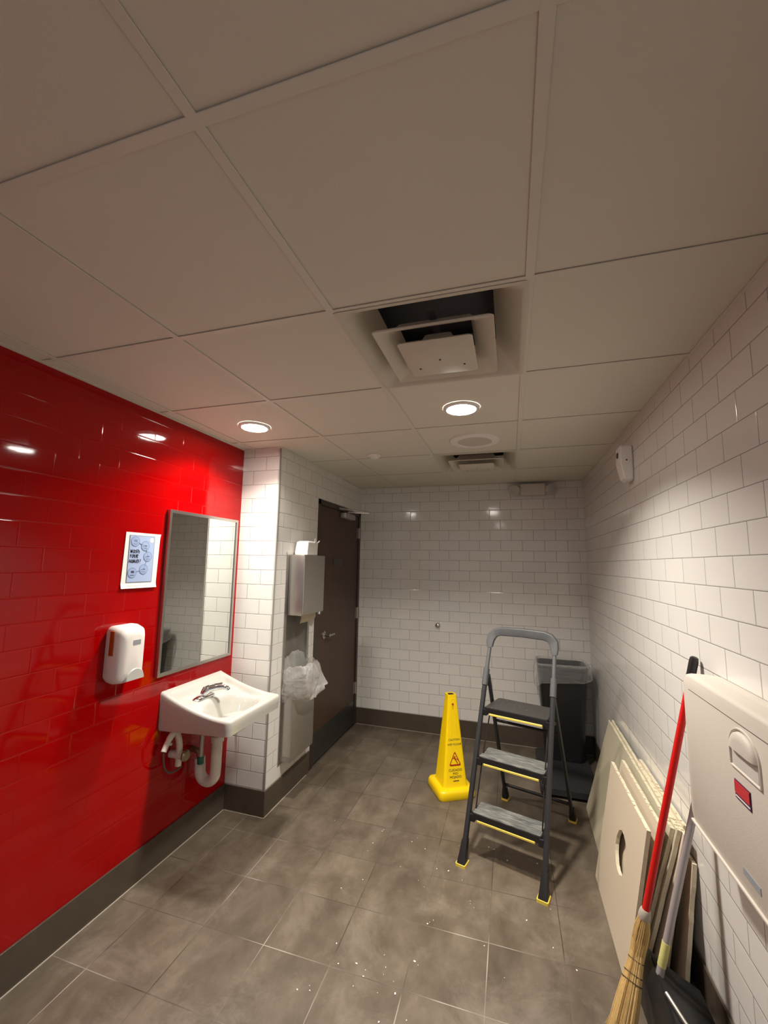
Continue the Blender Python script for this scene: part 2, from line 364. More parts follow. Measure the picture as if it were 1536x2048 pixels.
# baseboards
t = 0.009
struct('baseboard_left', box(nb(), XL, XL+t, YF, YP, 0, HB, 0.002), 'baseboard')
struct('baseboard_pilaster', box(nb(), XL+t, XP+t, YP-t, YP, 0, HB, 0.002), 'baseboard')
b = nb(); box(b, XP, XP+t, YP, 3.15, 0, HB, 0.002)
struct('baseboard_side', b, 'baseboard')
struct('baseboard_back', box(nb(), XP, XR, YB-t, YB, 0, HB, 0.002), 'baseboard')
struct('baseboard_right', box(nb(), XR-t, XR, YF, YB-t, 0, HB, 0.002), 'baseboard')
# metal corner strip of the pilaster
b = nb(); box(b, XP-0.004, XP+0.004, YP-0.004, YP+0.004, HB, H)
struct('trim_1', b, 'grey_strip')
# caulk joint along the floor
b = nb(); box(b, XL+t, XL+t+0.005, 0.2, YP-t, 0, 0.0025); box(b, XL+t, XP+t, YP-t-0.004, YP-t, 0, 0.0025); box(b, XP+t, XP+t+0.004, YP-t, 3.1, 0, 0.0025)
box(b, XP+t, XR-t, YB-t-0.004, YB-t, 0, 0.002)
struct('trim_2', b, 'caulk')
# tile ledge joint by the sink
# ceiling: lay-in panels, grid, slab above
tb = 0.012
xs = [XL]+[GX+k*GS for k in range(-2, 2)]+[XR]
ys = [YF]+[GY+k*GS for k in range(-4, 6)]+[YB]
ys = [y for y in ys if YF <= y <= YB]
b = nb()
for i in range(len(xs)-1):
    for j in range(len(ys)-1):
        xa, xb, ya, yb = xs[i], xs[i+1], ys[j], ys[j+1]
        if abs(xa-GX) < 0.01 and (abs(ya-GY) < 0.01 or abs(ya-(GY+3*GS)) < 0.01): continue
        if xb-xa < 0.03 or yb-ya < 0.03: continue
        m0 = tb*0.6
        box(b, xa+(m0 if i else 0), xb-m0, ya+m0, yb-m0, H+0.0045, H+0.02, 0.0015, 1)
struct('ceiling', b, 'ceil_tile')
struct('ceiling_slab', box(nb(), XL-0.12, XR+0.12, YF-0.12, YB+0.12, 2.68, 2.75), 'dark')
b = nb()
for x in xs[1:-1]: box(b, x-tb, x+tb, YF, YB, H, H+0.003, 0.0008, 1); box(b, x-0.001, x+0.001, YF, YB, H+0.003, H+0.03)
for y in ys[1:-1]: box(b, XL, XR, y-tb, y+tb, H+0.0002, H+0.0032, 0.0008, 1)
box(b, XL, XL+0.02, YF, YP, H-0.001, H+0.003); box(b, XL, XP+0.018, YP-0.018, YP, H-0.0012, H+0.003); box(b, XP, XP+0.018, YP, YB, H-0.0012, H+0.003)
box(b, XP, XR, YB-0.018, YB, H-0.001, H+0.003); box(b, XR-0.010, XR, YF, YB, H-0.001, H+0.003)
struct('trim_3', b, 'tbar')

# ------------------------------------------------------------------ ceiling things
def sq(cx, cy, h, z, r=0.012): return [Vector((cx+x, cy+y, z)) for x, y in rrect(h, h, r, 3)]
def diffuser(cx, cy, label):
    t = thing('air_diffuser', label, 'air vent', (cx, cy, H), group='square ceiling air diffusers')
    b = nb()
    loft(b, [sq(cx, cy, 0.303, H-0.0015), sq(cx, cy, 0.292, H-0.004), sq(cx, cy, 0.285, H+0.002, 0.03), sq(cx, cy, 0.235, H+0.045, 0.03), sq(cx, cy, 0.20, H+0.10, 0.03)], False, False)
    obj('outer_cone', b, 'vent', t, smooth=True)
    b = nb(); box(b, cx-0.30, cx+0.30, cy-0.30, cy+0.30, H+0.005, H+0.2)
    b.faces.ensure_lookup_table()
    bmesh.ops.delete(b, geom=[f for f in b.faces if f.normal.z < -0.5 or f.calc_center_median().z < H+0.01], context='FACES_ONLY')
    tag(obj('duct_box', b, 'duct', t), 'black duct interior')
    b = nb()
    loft(b, [sq(cx, cy, 0.125, H+0.03), sq(cx, cy, 0.140, H+0.004), sq(cx, cy, 0.192, H-0.022), sq(cx, cy, 0.201, H-0.027), sq(cx, cy, 0.203, H-0.023), sq(cx, cy, 0.196, H-0.016), sq(cx, cy, 0.145, H+0.010), sq(cx, cy, 0.130, H+0.034)], False, False)
    obj('middle_ring', b, 'vent', t, smooth=True)
    b = nb()
    loft(b, [sq(cx, cy, 0.050, H+0.028), sq(cx, cy, 0.070, H-0.020), sq(cx, cy, 0.126, H-0.034), sq(cx, cy, 0.131, H-0.040), sq(cx, cy, 0.127, H-0.043)], True, True)
    p = obj('centre_plate', b, 'vent', t, smooth=True)
    b = nb(); box(b, cx-0.012, cx+0.012, cy-0.19, cy+0.19, H+0.03, H+0.034); box(b, cx-0.19, cx+0.19, cy-0.012, cy+0.012, H+0.03, H+0.034)
    obj('bracket', b, 'duct', t)
    for dx, dy in ((0, 0.03), (-0.085, 0.085), (0.085, 0.085)):
        b = nb(); lathe(b, [(0.0045, -0.001), (0.003, 0.002)], Matrix.Translation((cx+dx, cy+dy-0.02, H-0.0435)), 10)
        obj('screw', b, 'dark', p)
    return t
diffuser(GX+GS/2, GY+GS/2, 'large square stepped air vent in the ceiling, nearer of the two')
diffuser(GX+GS/2, GY+3.5*GS, 'square stepped air vent far back in the ceiling behind the round speaker')
LL = ['round lit ceiling lamp near the red wall, above the sink', 'round lit ceiling lamp in mid room beside the big vent', 'round lit ceiling lamp above and behind the viewpoint']
for (lx, ly, lw_), lab in zip(LAMPS, LL):
    t = thing('ceiling_light', lab, 'ceiling light', (lx, ly, H), group='round recessed downlights')
    b = nb(); lathe(b, [(0.074, -0.001), (0.076, -0.008), (0.084, -0.009), (0.094, -0.003), (0.095, 0.004)], Matrix.Translation((lx, ly, H)), 40, False, False)
    obj('trim_ring', b, 'bright_white', t, smooth=True)
    b = nb(); lathe(b, [(0.075, -0.004), (0.075, 0.0)], Matrix.Translation((lx, ly, H)), 40)
    obj('lens', b, 'lens', t)
    ld = bpy.data.lights.new('lamp_light', 'AREA'); ld.shape = 'DISK'; ld.size = 0.145; ld.energy = lw_; ld.color = LAMP_COL; ld.spread = math.radians(LAMP_SPREAD)
    lo = bpy.data.objects.new('lamp_light', ld); C.objects.link(lo); lo.parent = t; lo.location = (0, 0, -0.0055)
t = thing('ceiling_speaker', 'white round speaker flush in the ceiling behind the bright lamp', 'speaker', (-0.21, 2.685, H))
b = nb(); lathe(b, [(0.108, -0.002), (0.112, -0.009), (0.14, -0.010), (0.158, -0.004), (0.16, 0.004)], Matrix.Translation((-0.21, 2.685, H)), 48, False, False)
obj('rim', b, 'bright_white', t, smooth=True)
b = nb(); lathe(b, [(0.110, 0.0), (0.110, -0.004), (0.05, -0.006), (0.002, -0.0065)], Matrix.Translation((-0.21, 2.685, H)), 40)
tag(obj('grille', b, 'cream_plastic', t, smooth=True), 'perforated beige grille')
t = thing('sprinkler_cap', 'small white round cap on the ceiling near the side wall', 'sprinkler', (-0.963, 2.88, H))
b = nb(); lathe(b, [(0.052, 0.003), (0.052, -0.006), (0.044, -0.012), (0.036, -0.013)], Matrix.Translation((-0.963, 2.88, H)), 32)
obj('plate', b, 'bright_white', t, smooth=True)
b = nb(); lathe(b, [(0.034, -0.012), (0.030, -0.022), (0.016, -0.028), (0.003, -0.029)], Matrix.Translation((-0.963, 2.88, H)), 28)
obj('dome', b, 'bright_white', t, smooth=True)

# ------------------------------------------------------------------ emergency light, wall stub
t = thing('emergency_light', 'pale two-headed emergency light at the top of the back wall', 'emergency light', (0.22, YB, 2.28))
b = nb(); box(b, 0.10, 0.335, YB-0.075, YB-0.001, 2.296, 2.412, 0.014, 3)
obj('housing', b, 'cream_plastic', t, smooth=True)
for s, cx in ((-1, 0.062), (1, 0.372)):
    mt = Matrix.Translation((cx, YB-0.055, 2.352)) @ Matrix.Rotation(s*0.5, 4, 'Z') @ Matrix.Rotation(PI/2+0.25, 4, 'X')
    b = nb(); lathe(b, [(0.02, -0.045), (0.040, -0.03), (0.052, 0.0), (0.055, 0.025), (0.050, 0.034)], mt, 28)
    h = obj('lamp_head', b, 'cream_plastic', t, smooth=True)
    b = nb(); lathe(b, [(0.044, 0.0345), (0.02, 0.038), (0.002, 0.039)], mt, 24)
    obj('lamp_lens', b, 'grey_push', h, smooth=True)
b = nb(); lathe(b, [(0.002, 0.030), (0.012, 0.029), (0.020, 0.024), (0.027, 0.012), (0.030, 0.0)], Matrix.Translation((-0.705, YB, 1.022)) @ Matrix.Rotation(PI/2, 4, 'X'), 28)
tag(obj('wall_door_stop', b, 'chrome', smooth=True), 'small chrome knob-like door stop on the white back wall', 'door stop')

# ------------------------------------------------------------------ door
t = bpy.data.objects.new('door_1', None); C.objects.link(t); t.location = (XP, 3.68, 0); t['kind'] = 'structure'; WM['door_1'] = Matrix.Translation(t.location)
b = nb(); fx0, fx1 = XP-0.10, XP+0.004
box(b, fx0, fx1, DY0, DY0+0.045, 0, DZ, 0.002); box(b, fx0, fx1, DY1-0.045, DY1, 0, DZ, 0.002); box(b, fx0, fx1, DY0, DY1, DZ-0.045, DZ, 0.002)
obj('door_frame', b, 'door_frame', t)
leaf = obj('door_leaf', box(nb(), XP-0.05, XP-0.008, DY0+0.047, DY1-0.047, 0.012, DZ-0.048, 0.002), 'door', t)
obj('kick_plate', box(nb(), XP-0.0085, XP-0.006, DY0+0.055, DY1-0.055, 0.02, 0.245), 'kick', leaf)
obj('threshold', box(nb(), XP-0.10, XP+0.01, DY0+0.045, DY1-0.045, 0.0, 0.008, 0.003), 'steel', t)
b = nb()
hx, hy, hz = XP-0.008, 3.372, 1.005
lathe(b, [(0.034, 0), (0.033, 0.008), (0.02, 0.012), (0.012, 0.014), (0.011, 0.055), (0.013, 0.062)], frame((hx, hy, hz), (0, 1, 0), (0, 0, 1), (1, 0, 0)), 24)
tube(b, [(hx+0.052, hy, hz), (hx+0.056, hy+0.02, hz), (hx+0.054, hy+0.06, hz-0.002), (hx+0.050, hy+0.115, hz-0.004)], 0.01, 12, rr=[0.011, 0.010, 0.009, 0.010])
obj('door_handle', b, 'steel', leaf, smooth=True)
b = nb(); box(b, XP-0.008, XP+0.052, 3.66, 3.92, 2.050, 2.105, 0.008, 3)
cl = obj('door_closer', b, 'steel_dark', leaf, smooth=True)
b = nb(); tube(b, [(XP+0.02, 3.80, 2.105), (XP+0.02, 3.80, 2.125)], 0.012, 12)
tube(b, [(XP+0.02, 3.80, 2.122), (XP+0.20, 3.90, 2.124)], 0.009, 8); tube(b, [(XP+0.20, 3.90, 2.130), (XP+0.01, 3.58, 2.132)], 0.009, 8)
obj('closer_arm', b, 'chrome', cl, smooth=True)
for z in (0.36, 1.11, 1.94):
    b = nb(); tube(b, [(XP+0.004, DY1-0.046, z-0.055), (XP+0.004, DY1-0.046, z+0.055)], 0.009, 12)
    box(b, XP-0.010, XP-0.006, DY1-0.075, DY1-0.046, z-0.055, z+0.055)
    obj('hinge', b, 'steel_dark', leaf, smooth=True)
obj('door_plate', box(nb(), XP-0.009, XP-0.003, 3.53, 3.72, 1.60, 1.665, 0.001), 'kick', leaf)

# ------------------------------------------------------------------ towel dispenser / waste unit
t = thing('towel_and_waste_unit', 'recessed stainless paper towel dispenser and waste bin beside the brown door', 'towel dispenser', (XP, 2.87, 0.25))
b = nb(); f = 0.018
for a in ((NY0-0.012, NY0+f, NZ0-0.012, NZ1+0.012), (NY1-f, NY1+0.012, NZ0-0.012, NZ1+0.012), (NY0+f, NY1-f, NZ1-f, NZ1+0.012), (NY0+f, NY1-f, NZ0-0.012, NZ0+0.012)):
    box(b, XP, XP+0.006, *a)
obj('frame', b, 'steel', t)
b = nb(); NX = XP-0.10
box(b, NX-0.004, NX, NY0, NY1, NZ0, NZ1); box(b, NX, XP, NY0, NY0+0.003, NZ0, NZ1); box(b, NX, XP, NY1-0.003, NY1, NZ0, NZ1)
box(b, NX, XP, NY0, NY1, NZ0, NZ0+0.003); box(b, NX, XP, NY0, NY1, NZ1-0.003, NZ1)
obj('recess_liner', b, 'steel_dark', t)
CX1 = XP+0.125
b = nb(); box(b, NX+0.002, CX1, 2.712, 3.06, 1.245, 1.678, 0.004, 2)
cab = obj('towel_cabinet', b, 'steel', t, smooth=True)
b = nb(); box(b, CX1, CX1+0.003, 2.716, 3.056, 1.25, 1.674, 0.001, 1)
obj('cabinet_door', b, 'steel_dark', cab)
b = nb(); tube(b, [(CX1-0.02, 3.03, 1.225), (CX1-0.02, 3.03, 1.245)], 0.012, 14)
obj('lock', b, 'chrome', cab)
b = nb(); loft(b, [[(XP+0.01+0.06*math.sin(a)*0+dx, y, z) for dx, z in ((0.045, 1.245), (0.05, 1.245), (0.053, 1.205), (0.040, 1.175), (0.035, 1.178), (0.047, 1.207))] for a, y in ((0, 2.83), (0, 3.06))])
obj('towel_tail', b, 'towel', t)
# waste bin: bowed steel front with square sides
b = nb()
WX = XP+0.085
box(b, NX+0.004, WX, 2.705, 3.045, 0.262, 0.80, 0.006, 2)
wb = obj('waste_bin', b, 'steel_dark', t, smooth=True)
b = nb(); box(b, NX+0.006, XP+0.083, 2.7035, 2.7045, 0.30, 0.78)
obj('side_seam', b, 'steel', wb)
# bag hanging over the bin
bag = nb(); rings = []
nU = 96
cxb, cyb = (NX+0.02+WX)/2, 2.875
prof = [(0.55, 0.74), (0.72, 0.83), (0.86, 0.875), (1.0, 0.885), (1.12, 0.855), (1.22, 0.80), (1.32, 0.74), (1.36, 0.70), (1.25, 0.672), (1.08, 0.668)]
for j, (s, z) in enumerate(prof):
    r_ = []
    for k in range(nU):
        a = 2*PI*k/nU
        ca, sa = math.cos(a), math.sin(a)
        q = (abs(ca)**4+abs(sa)**4)**-0.25
        px, py = 0.078*ca*q, 0.165*sa*q
        fold = noise.noise(Vector((ca*2.6, sa*2.6, j*0.35)))*0.16 + noise.noise(Vector((ca*7, sa*7, j*0.5)))*0.10
        ss = s*(1+fold)
        ex = 1.0 + (0.75 if ca > 0 else 0)*min(1, j/4)
        x = cxb+px*ss*ex; y = cyb+py*(1+(s-1)*(0.42 if sa < 0 else 0.85))*(1+fold*0.5)
        zz = z+0.035*noise.noise(Vector((ca*1.7+3, sa*1.7, 0.2*j)))*(1 if j < 8 else 1.5)+0.018*noise.noise(Vector((ca*6, sa*6, 2)))
        zz += 0.05*(1-abs(ca))*0 + (0.05*max(0, -ca) if j in (2, 3, 4) else 0)
        if x < XP+0.006 and (y < NY0+0.01 or y > NY1-0.01): x = XP+0.008
        x = max(x, NX+0.012)
        r_.append(Vector((x, y, zz)))
    rings.append(r_)
loft(bag, rings, False, False)
tag(obj('waste_bag', bag, 'liner', smooth=True, angle=60), 'clear crumpled plastic bag hanging over the wall waste bin beside the door', 'bin bag')
# napkins on the cabinet
t = thing('napkin_pack', 'small crumpled stack of white paper napkins on top of the towel cabinet', 'napkins', (XP+0.06, 2.85, 1.679))
b = nb()
r0 = [(XP+0.012, 2.775, 0), (XP+0.115, 2.775, 0), (XP+0.115, 2.945, 0), (XP+0.012, 2.945, 0)]
def ring(z, k, tx=0, ty=0):
    c = Vector((XP+0.063, 2.86, 0)); return [Vector(((Vector(p)-c).x*k+c.x+tx, (Vector(p)-c).y*k+c.y+ty, z)) for p in r0]
loft(b, [ring(1.679, 1), ring(1.70, 1.01), ring(1.74, 0.98, 0.004), ring(1.775, 0.95, 0.008), ring(1.783, 0.7, 0.006)])
bmesh.ops.bevel(b, geom=b.edges[:], offset=0.004, segments=1, affect='EDGES')
obj('napkin_stack', b, 'paper', t)
b = nb(); loft(b, [[Vector((XP+0.118, y, z)), Vector((XP+0.121, y, z))] for y, z in ((2.90, 1.68),)] , False, False) if False else None
box(b, XP+0.1165, XP+0.1195, 2.885, 2.915, 1.682, 1.806, 0.001, 1)
box(b, -0.004, 0.004, 0, 0.055, -0.003, 0.003, 0.001, 1, Matrix.Translation((XP+0.112, 2.93, 1.765)) @ Matrix.Rotation(0.5, 4, 'X'))
obj('folded_flap', b, 'paper', t)

# ------------------------------------------------------------------ mirror
t = thing('wall_mirror', 'rectangular mirror in a thin steel frame on the red wall above the sink', 'mirror', (XL, 2.175, 0.99))
b = nb(); y0, y1, z0, z1 = 1.868, 2.482, 0.993, 1.908; fr = 0.017; fx = XL+0.024
for a in ((y0, y0+fr, z0, z1), (y1-fr, y1, z0, z1), (y0+fr, y1-fr, z0, z0+fr), (y0+fr, y1-fr, z1-fr, z1)): box(b, XL+0.001, fx, *a)
tag(obj('frame', b, 'steel', t), 'satin steel frame')
obj('glass', box(nb(), XL+0.002, fx-0.006, y0+fr-0.002, y1-fr+0.002, z0+fr-0.002, z1-fr+0.002), 'mirror', t)

# ------------------------------------------------------------------ soap dispenser
t = thing('soap_dispenser', 'white wall soap dispenser with amber side window on the red wall', 'soap dispenser', (XL, 1.66, 1.03))
b = nb(); rings = []
yc = 1.632
for u_, hz, hy in ((0.0, 0.128, 0.068), (0.02, 0.134, 0.074), (0.05, 0.136, 0.076), (0.085, 0.130, 0.070), (0.100, 0.118, 0.058), (0.106, 0.095, 0.04)):
    rings.append([Vector((XL+0.001+u_, yc+x, 1.175+y+0.012*(u_/0.1)*(-1 if y > 0 else -0.2))) for x, y in rrect(hy, hz, min(0.032, hy*0.8), 6)])
loft(b, rings)
body = obj('body', b, 'white_plastic', t, smooth=True, angle=50)
b = nb(); box(b, XL+0.034, XL+0.060, yc-0.0785, yc-0.0715, 1.172, 1.285, 0.0025, 2)
tag(obj('level_window', b, 'amber', body), 'amber side window')
b = nb(); box(b, XL+0.104, XL+0.1085, yc-0.012, yc+0.032, 1.215, 1.238, 0.002, 2)
lb = obj('label_plate', b, 'grey_label', body)
b = nb(); rings = []
for u_, k in ((0.070, 1.0), (0.100, 1.0), (0.111, 0.85)):
    rg = []
    for i in range(21):
        a = PI*i/20
        rg.append(Vector((XL+u_, yc+0.014+0.057*k*math.cos(a), 1.051+0.058*k*math.sin(a))))
    rings.append(rg)
loft(b, rings)
tag(obj('push_pad', b, 'grey_push', body, smooth=True), 'pale grey push pad')

# ------------------------------------------------------------------ poster
PX = XL+0.003
t = thing('hand_washing_notice', 'paper notice reading WASH YOUR HANDS on the red wall left of the mirror', 'notice', (XL, 1.72, 1.477))
def W2(y, z, o=0.0): return Vector((PX+o, y, z))
b = nb()
cols, rows = 8, 12
def sheet_pt(i, j, back):
    u_, v_ = i/cols, j/rows
    curl = 0.006*max(0, (0.09-v_)/0.09)**2+0.005*max(0, (u_-0.9)/0.1)*max(0, (v_-0.9)/0.1)
    return (PX+curl-(0.0006 if back else 0), 1.618+0.214*u_-0.007*(1-v_), 1.478+0.284*v_)
fr_ = [[b.verts.new(sheet_pt(i, j, False)) for i in range(cols+1)] for j in range(rows+1)]
bk_ = [[b.verts.new(sheet_pt(i, j, True)) for i in range(cols+1)] for j in range(rows+1)]
for j in range(rows):
    for i in range(cols):
        b.faces.new((fr_[j][i], fr_[j][i+1], fr_[j+1][i+1], fr_[j+1][i])); b.faces.new((bk_[j][i], bk_[j+1][i], bk_[j+1][i+1], bk_[j][i+1]))
for j in range(rows):
    b.faces.new((fr_[j][0], fr_[j+1][0], bk_[j+1][0], bk_[j][0])); b.faces.new((fr_[j][cols], bk_[j][cols], bk_[j+1][cols], fr_[j+1][cols]))
for i in range(cols):
    b.faces.new((fr_[0][i], bk_[0][i], bk_[0][i+1], fr_[0][i+1])); b.faces.new((fr_[rows][i], fr_[rows][i+1], bk_[rows][i+1], bk_[rows][i]))
sheet = obj('paper_sheet', b, 'paper', t)
PO = 0.0075
def pr_box(y0, y1, z0, z1, m, name, o=0.0004, par=None):
    return obj(name, box(nb(), PX+o, PX+o+0.0003, y0, y1, z0, z1), m, par or t)
FY0, FY1, FZ0, FZ1 = 1.640, 1.795, 1.508, 1.748
b = nb()
box(b, PX+0.0010, PX+0.0016, FY0, FY1, FZ0, FZ1); tag(obj('printed_panel', b, 'print_blue', t), 'pale blue printed panel')
b = nb()
for a in ((FY0, FY0+0.0015, FZ0, FZ1), (FY1-0.0015, FY1, FZ0, FZ1), (FY0+0.0015, FY1-0.0015, FZ0, FZ0+0.0015), (FY0+0.0015, FY1-0.0015, FZ1-0.0015, FZ1)): box(b, PX+0.0016, PX+0.0020, *a)
obj('panel_border', b, 'print_line', t)
Fp = lambda y, z, o: frame((PX+o, y, z), (0, 1, 0), (0, 0, 1), (1, 0, 0))
bub = [(1.674, 1.716), (1.737, 1.695), (1.757, 1.640), (1.737, 1.573), (1.670, 1.556)]
b = nb()
for (a0, b0), (a1, b1) in zip(bub[:-1], bub[1:]): tube(b, [(PX+0.002, a0, b0), (PX+0.002, a1, b1)], 0.0016, 6)
obj('linking_line', b, 'print_mid', t)
for k, (y, z) in enumerate(bub):
    b = nb(); lathe(b, [(0.0265, 0), (0.0265, 0.0004)], Fp(y, z, 0.0022), 28); ring_ = obj('picture_bubble', b, 'print_mid', t)
    b = nb(); lathe(b, [(0.0235, 0), (0.0235, 0.0004)], Fp(y, z, 0.0027), 28); obj('bubble_fill', b, 'print_pale', ring_)
    b = nb()
    box(b, PX+0.0031, PX+0.0035, y-0.012, y+0.012, z-0.014, z-0.011)
    if k in (0, 4): box(b, PX+0.0031, PX+0.0035, y-0.008, y+0.010, z-0.001, z+0.010)
    else: tube(b, [(PX+0.0033, y-0.014, z-0.002), (PX+0.0033, y-0.002, z+0.004), (PX+0.0033, y+0.009, z+0.001)], 0.0018, 6)
    obj('bubble_picture', b, 'print_mid' if k not in (4,) else 'print_line', ring_)
b = nb(); lathe(b, [(0.013, 0), (0.013, 0.0004)], Fp(1.775, 1.727, 0.0022), 24); obj('round_badge', b, 'paper', t)
# hand-lettered words, one stroke set per letter
GL = {'W': [[(0, 1), (.25, 0), (.5, .7), (.75, 0), (1, 1)]], 'a': [[(.9, .8), (.4, .9), (.05, .45), (.35, 0), (.85, .2), (.9, .8), (.95, 0)]],
      'S': [[(.95, .9), (.5, 1), (.15, .75), (.8, .4), (.7, .05), (.05, .05)]], 'h': [[(.1, 1.1), (.1, 0)], [(.1, .5), (.5, .75), (.85, .5), (.85, -.1)]],
      'Y': [[(0, 1), (.5, .5)], [(1, 1), (.45, .45), (.2, 0)]], 'O': [[(.5, 1), (.1, .8), (.05, .3), (.5, 0), (.95, .3), (.9, .8), (.5, 1)]],
      'U': [[(.05, 1), (.1, .2), (.5, 0), (.9, .2), (.95, 1)]], 'R': [[(.1, 0), (.1, 1), (.8, .9), (.7, .55), (.15, .45), (.95, 0)]],
      'H': [[(.05, 1), (.0, 0)], [(.95, 1), (.9, 0)], [(.0, .5), (.95, .55)]], 'N': [[(0, 0), (.1, 1), (.85, 0), (.95, 1)]],
      'd': [[(.9, .6), (.4, .7), (.05, .35), (.4, 0), (.85, .2), (.9, 1.2), (.9, 0)]], '!': [[(.5, 1.1), (.4, .35)], [(.36, .08), (.34, 0)]]}
b = nb()
def word(s, y, z, wd, ht):
    cw = wd/len(s)
    for i, ch in enumerate(s):
        for st in GL[ch]:
            pts = [(PX+0.0026, y+(i+0.08+0.74*p[0])*cw+0.15*ht*p[1], z+p[1]*ht) for p in st]
            tube(b, pts, 0.0014, 5)
word('WaSh', 1.648, 1.658, 0.058, 0.017); word('YOUR', 1.647, 1.634, 0.052, 0.016); word('HaNdS!', 1.645, 1.608, 0.074, 0.016)
tag(obj('lettering', b, 'black_ink', t), 'black hand-lettered words WASH YOUR HANDS!')
b = nb(); box(b, PX+0.0045, PX+0.0048, 1.645, 1.79, 1.494, 1.4955); box(b, PX+0.0052, PX+0.0055, 1.645, 1.79, 1.489, 1.4905)
obj('footer_line', b, 'print_grey', t)

# ------------------------------------------------------------------ sink
t = thing('wall_sink', 'white porcelain wall-hung sink on the red wall under the mirror', 'sink', (XL, 2.18, 0.70))
SY, SW, SD = 2.178, 0.2535, 0.452
def sstep(a, b_, x):
    x = max(0, min(1, (x-a)/(b_-a))); return x*x*(3-2*x)
def rimz(u_): return 0.800+0.104*(1-min(1, u_/0.43))**1.75
def topz(u_, v_):
    dl = min(u_, 1e9); e = min(SW-abs(v_), SD-u_)
    rz = rimz(u_)
    # inner deck
    deck = 0.832-0.046*sstep(0.09, 0.26, u_)+0.008*sstep(0.36, 0.42, u_)
    back = rz-0.002
    k = sstep(0.024, 0.052, min(e, 1))
    kb = sstep(0.022, 0.085, u_)
    z = rz*(1-k*kb)+deck*k*kb if deck < rz else rz
    # soft front lip
    # bowl
    du, dv = (u_-0.278)/0.125, v_/0.190
    r = (abs(du)**2.6+abs(dv)**2.6)**(1/2.6)
    z -= 0.135*(1-sstep(0.50, 1.0, r))
    # rounded outer edge
    ed = min(e, 0.012)
    z -= 0.012*(1-math.sqrt(max(0, 1-(1-ed/0.012)**2)))
    return z
NU, NV = 64, 72
us = [SD*i/NU for i in range(NU+1)]; vsn = [-SW+2*SW*j/NV for j in range(NV+1)]
# concentrate samples at edges
def warp(s): return s-0.12*math.sin(2*PI*s)/ (2*PI)*3.0
us = [SD*warp(i/NU) for i in range(NU+1)]; vsn = [-SW+2*SW*warp(j/NV) for j in range(NV+1)]
b = nb(); gd = []
def corner(u_, v_, grow=0.0):
    # round the two front corners in plan
    R_ = 0.03; cu, cv = SD-R_, SW-R_
    if u_ > cu and abs(v_) > cv:
        a, c = u_-cu, abs(v_)-cv
        mx = max(a, c); ln_ = math.hypot(a, c)
        if ln_ > 1e-9: u_, v2 = cu+a*mx/ln_, cv+c*mx/ln_; v_ = math.copysign(v2, v_)
    return u_, v_
for u_ in us:
    row = []
    for v_ in vsn:
        pu, pv = corner(u_, v_); row.append(b.verts.new((XL+0.001+pu, SY+pv, topz(u_, v_))))
    gd.append(row)
for i in range(NU):
    for j in range(NV): b.faces.new((gd[i][j], gd[i+1][j], gd[i+1][j+1], gd[i][j+1]))
bd = [gd[i][0] for i in range(NU+1)]+[gd[NU][j] for j in range(1, NV+1)]+[gd[i][NV] for i in range(NU-1, -1, -1)]+[gd[0][j] for j in range(NV-1, 0, -1)]
def lower(v, k, inset):
    x, y = v.co.x, v.co.y; u_ = x-XL
    zb = 0.700+0.020*min(1, u_/SD)
    z = v.co.z+(zb-v.co.z)*k
    ix = -inset if u_ > 0.02 else 0
    return ((x-XL-0.001)*(1+ix/SD)+XL+0.001, SY+(y-SY)*(1-inset/SW), z)
prev = bd
for k, ins in ((0.5, 0.002), (0.94, 0.004), (1.0, 0.010)):
    cur = [b.verts.new(lower(v, k, ins)) for v in bd]
    for i in range(len(bd)):
        j = (i+1) % len(bd); b.faces.new((prev[i], prev[j], cur[j], cur[i]))
    prev = cur
b.faces.new(prev)
basin = obj('basin', b, 'porcelain', t, smooth=True, angle=50)
b = nb(); rings = []
for k, z in ((1.0, 0.705), (0.92, 0.685), (0.7, 0.668), (0.3, 0.658)):
    rings.append([Vector((XL+0.27+x*k, SY+y*k, z)) for x, y in rrect(0.13, 0.17, 0.09, 6)])
loft(b, rings); obj('bowl_underside', b, 'porcelain', basin, smooth=True)
b = nb(); lathe(b, [(0.026, 0), (0.024, 0.004), (0.012, 0.002)], Matrix.Translation((XL+0.285, SY, 0.678)), 20); obj('drain', b, 'chrome', basin, smooth=True)
# faucet
fy, fxx, fz = 2.135, XL+0.112, 0.8265
ft = thing('faucet', 'chrome single-lever faucet on the white sink', 'faucet', (fxx, fy, fz))
b = nb(); rings = []
for k, z in ((1.0, 0.0), (1.0, 0.006), (0.9, 0.012), (0.6, 0.018)):
    rings.append([Vector((fxx+x*k, fy+y*k, fz+z)) for x, y in rrect(0.027, 0.082, 0.0265, 8)])
loft(b, rings); obj('base_plate', b, 'chrome', ft, smooth=True)
b = nb(); rr_ = [0.023, 0.021, 0.018, 0.015, 0.0135, 0.0125, 0.012]
pts = [(fxx, fy, fz+0.008), (fxx+0.004, fy+0.003, fz+0.028), (fxx+0.028, fy+0.016, fz+0.046), (fxx+0.062, fy+0.034, fz+0.055), (fxx+0.095, fy+0.048, fz+0.057), (fxx+0.118, fy+0.056, fz+0.052), (fxx+0.126, fy+0.058, fz+0.040)]
tube(b, pts, 0.01, 16, rr=rr_); obj('spout', b, 'chrome', ft, smooth=True)
b = nb(); tube(b, [(fxx-0.006, fy-0.004, fz+0.022), (fxx+0.002, fy+0.004, fz+0.050), (fxx+0.026, fy+0.024, fz+0.064), (fxx+0.080, fy+0.060, fz+0.070)], 0.01, 12, rr=[0.017, 0.014, 0.008, 0.009])
obj('lever', b, 'chrome', ft, smooth=True)
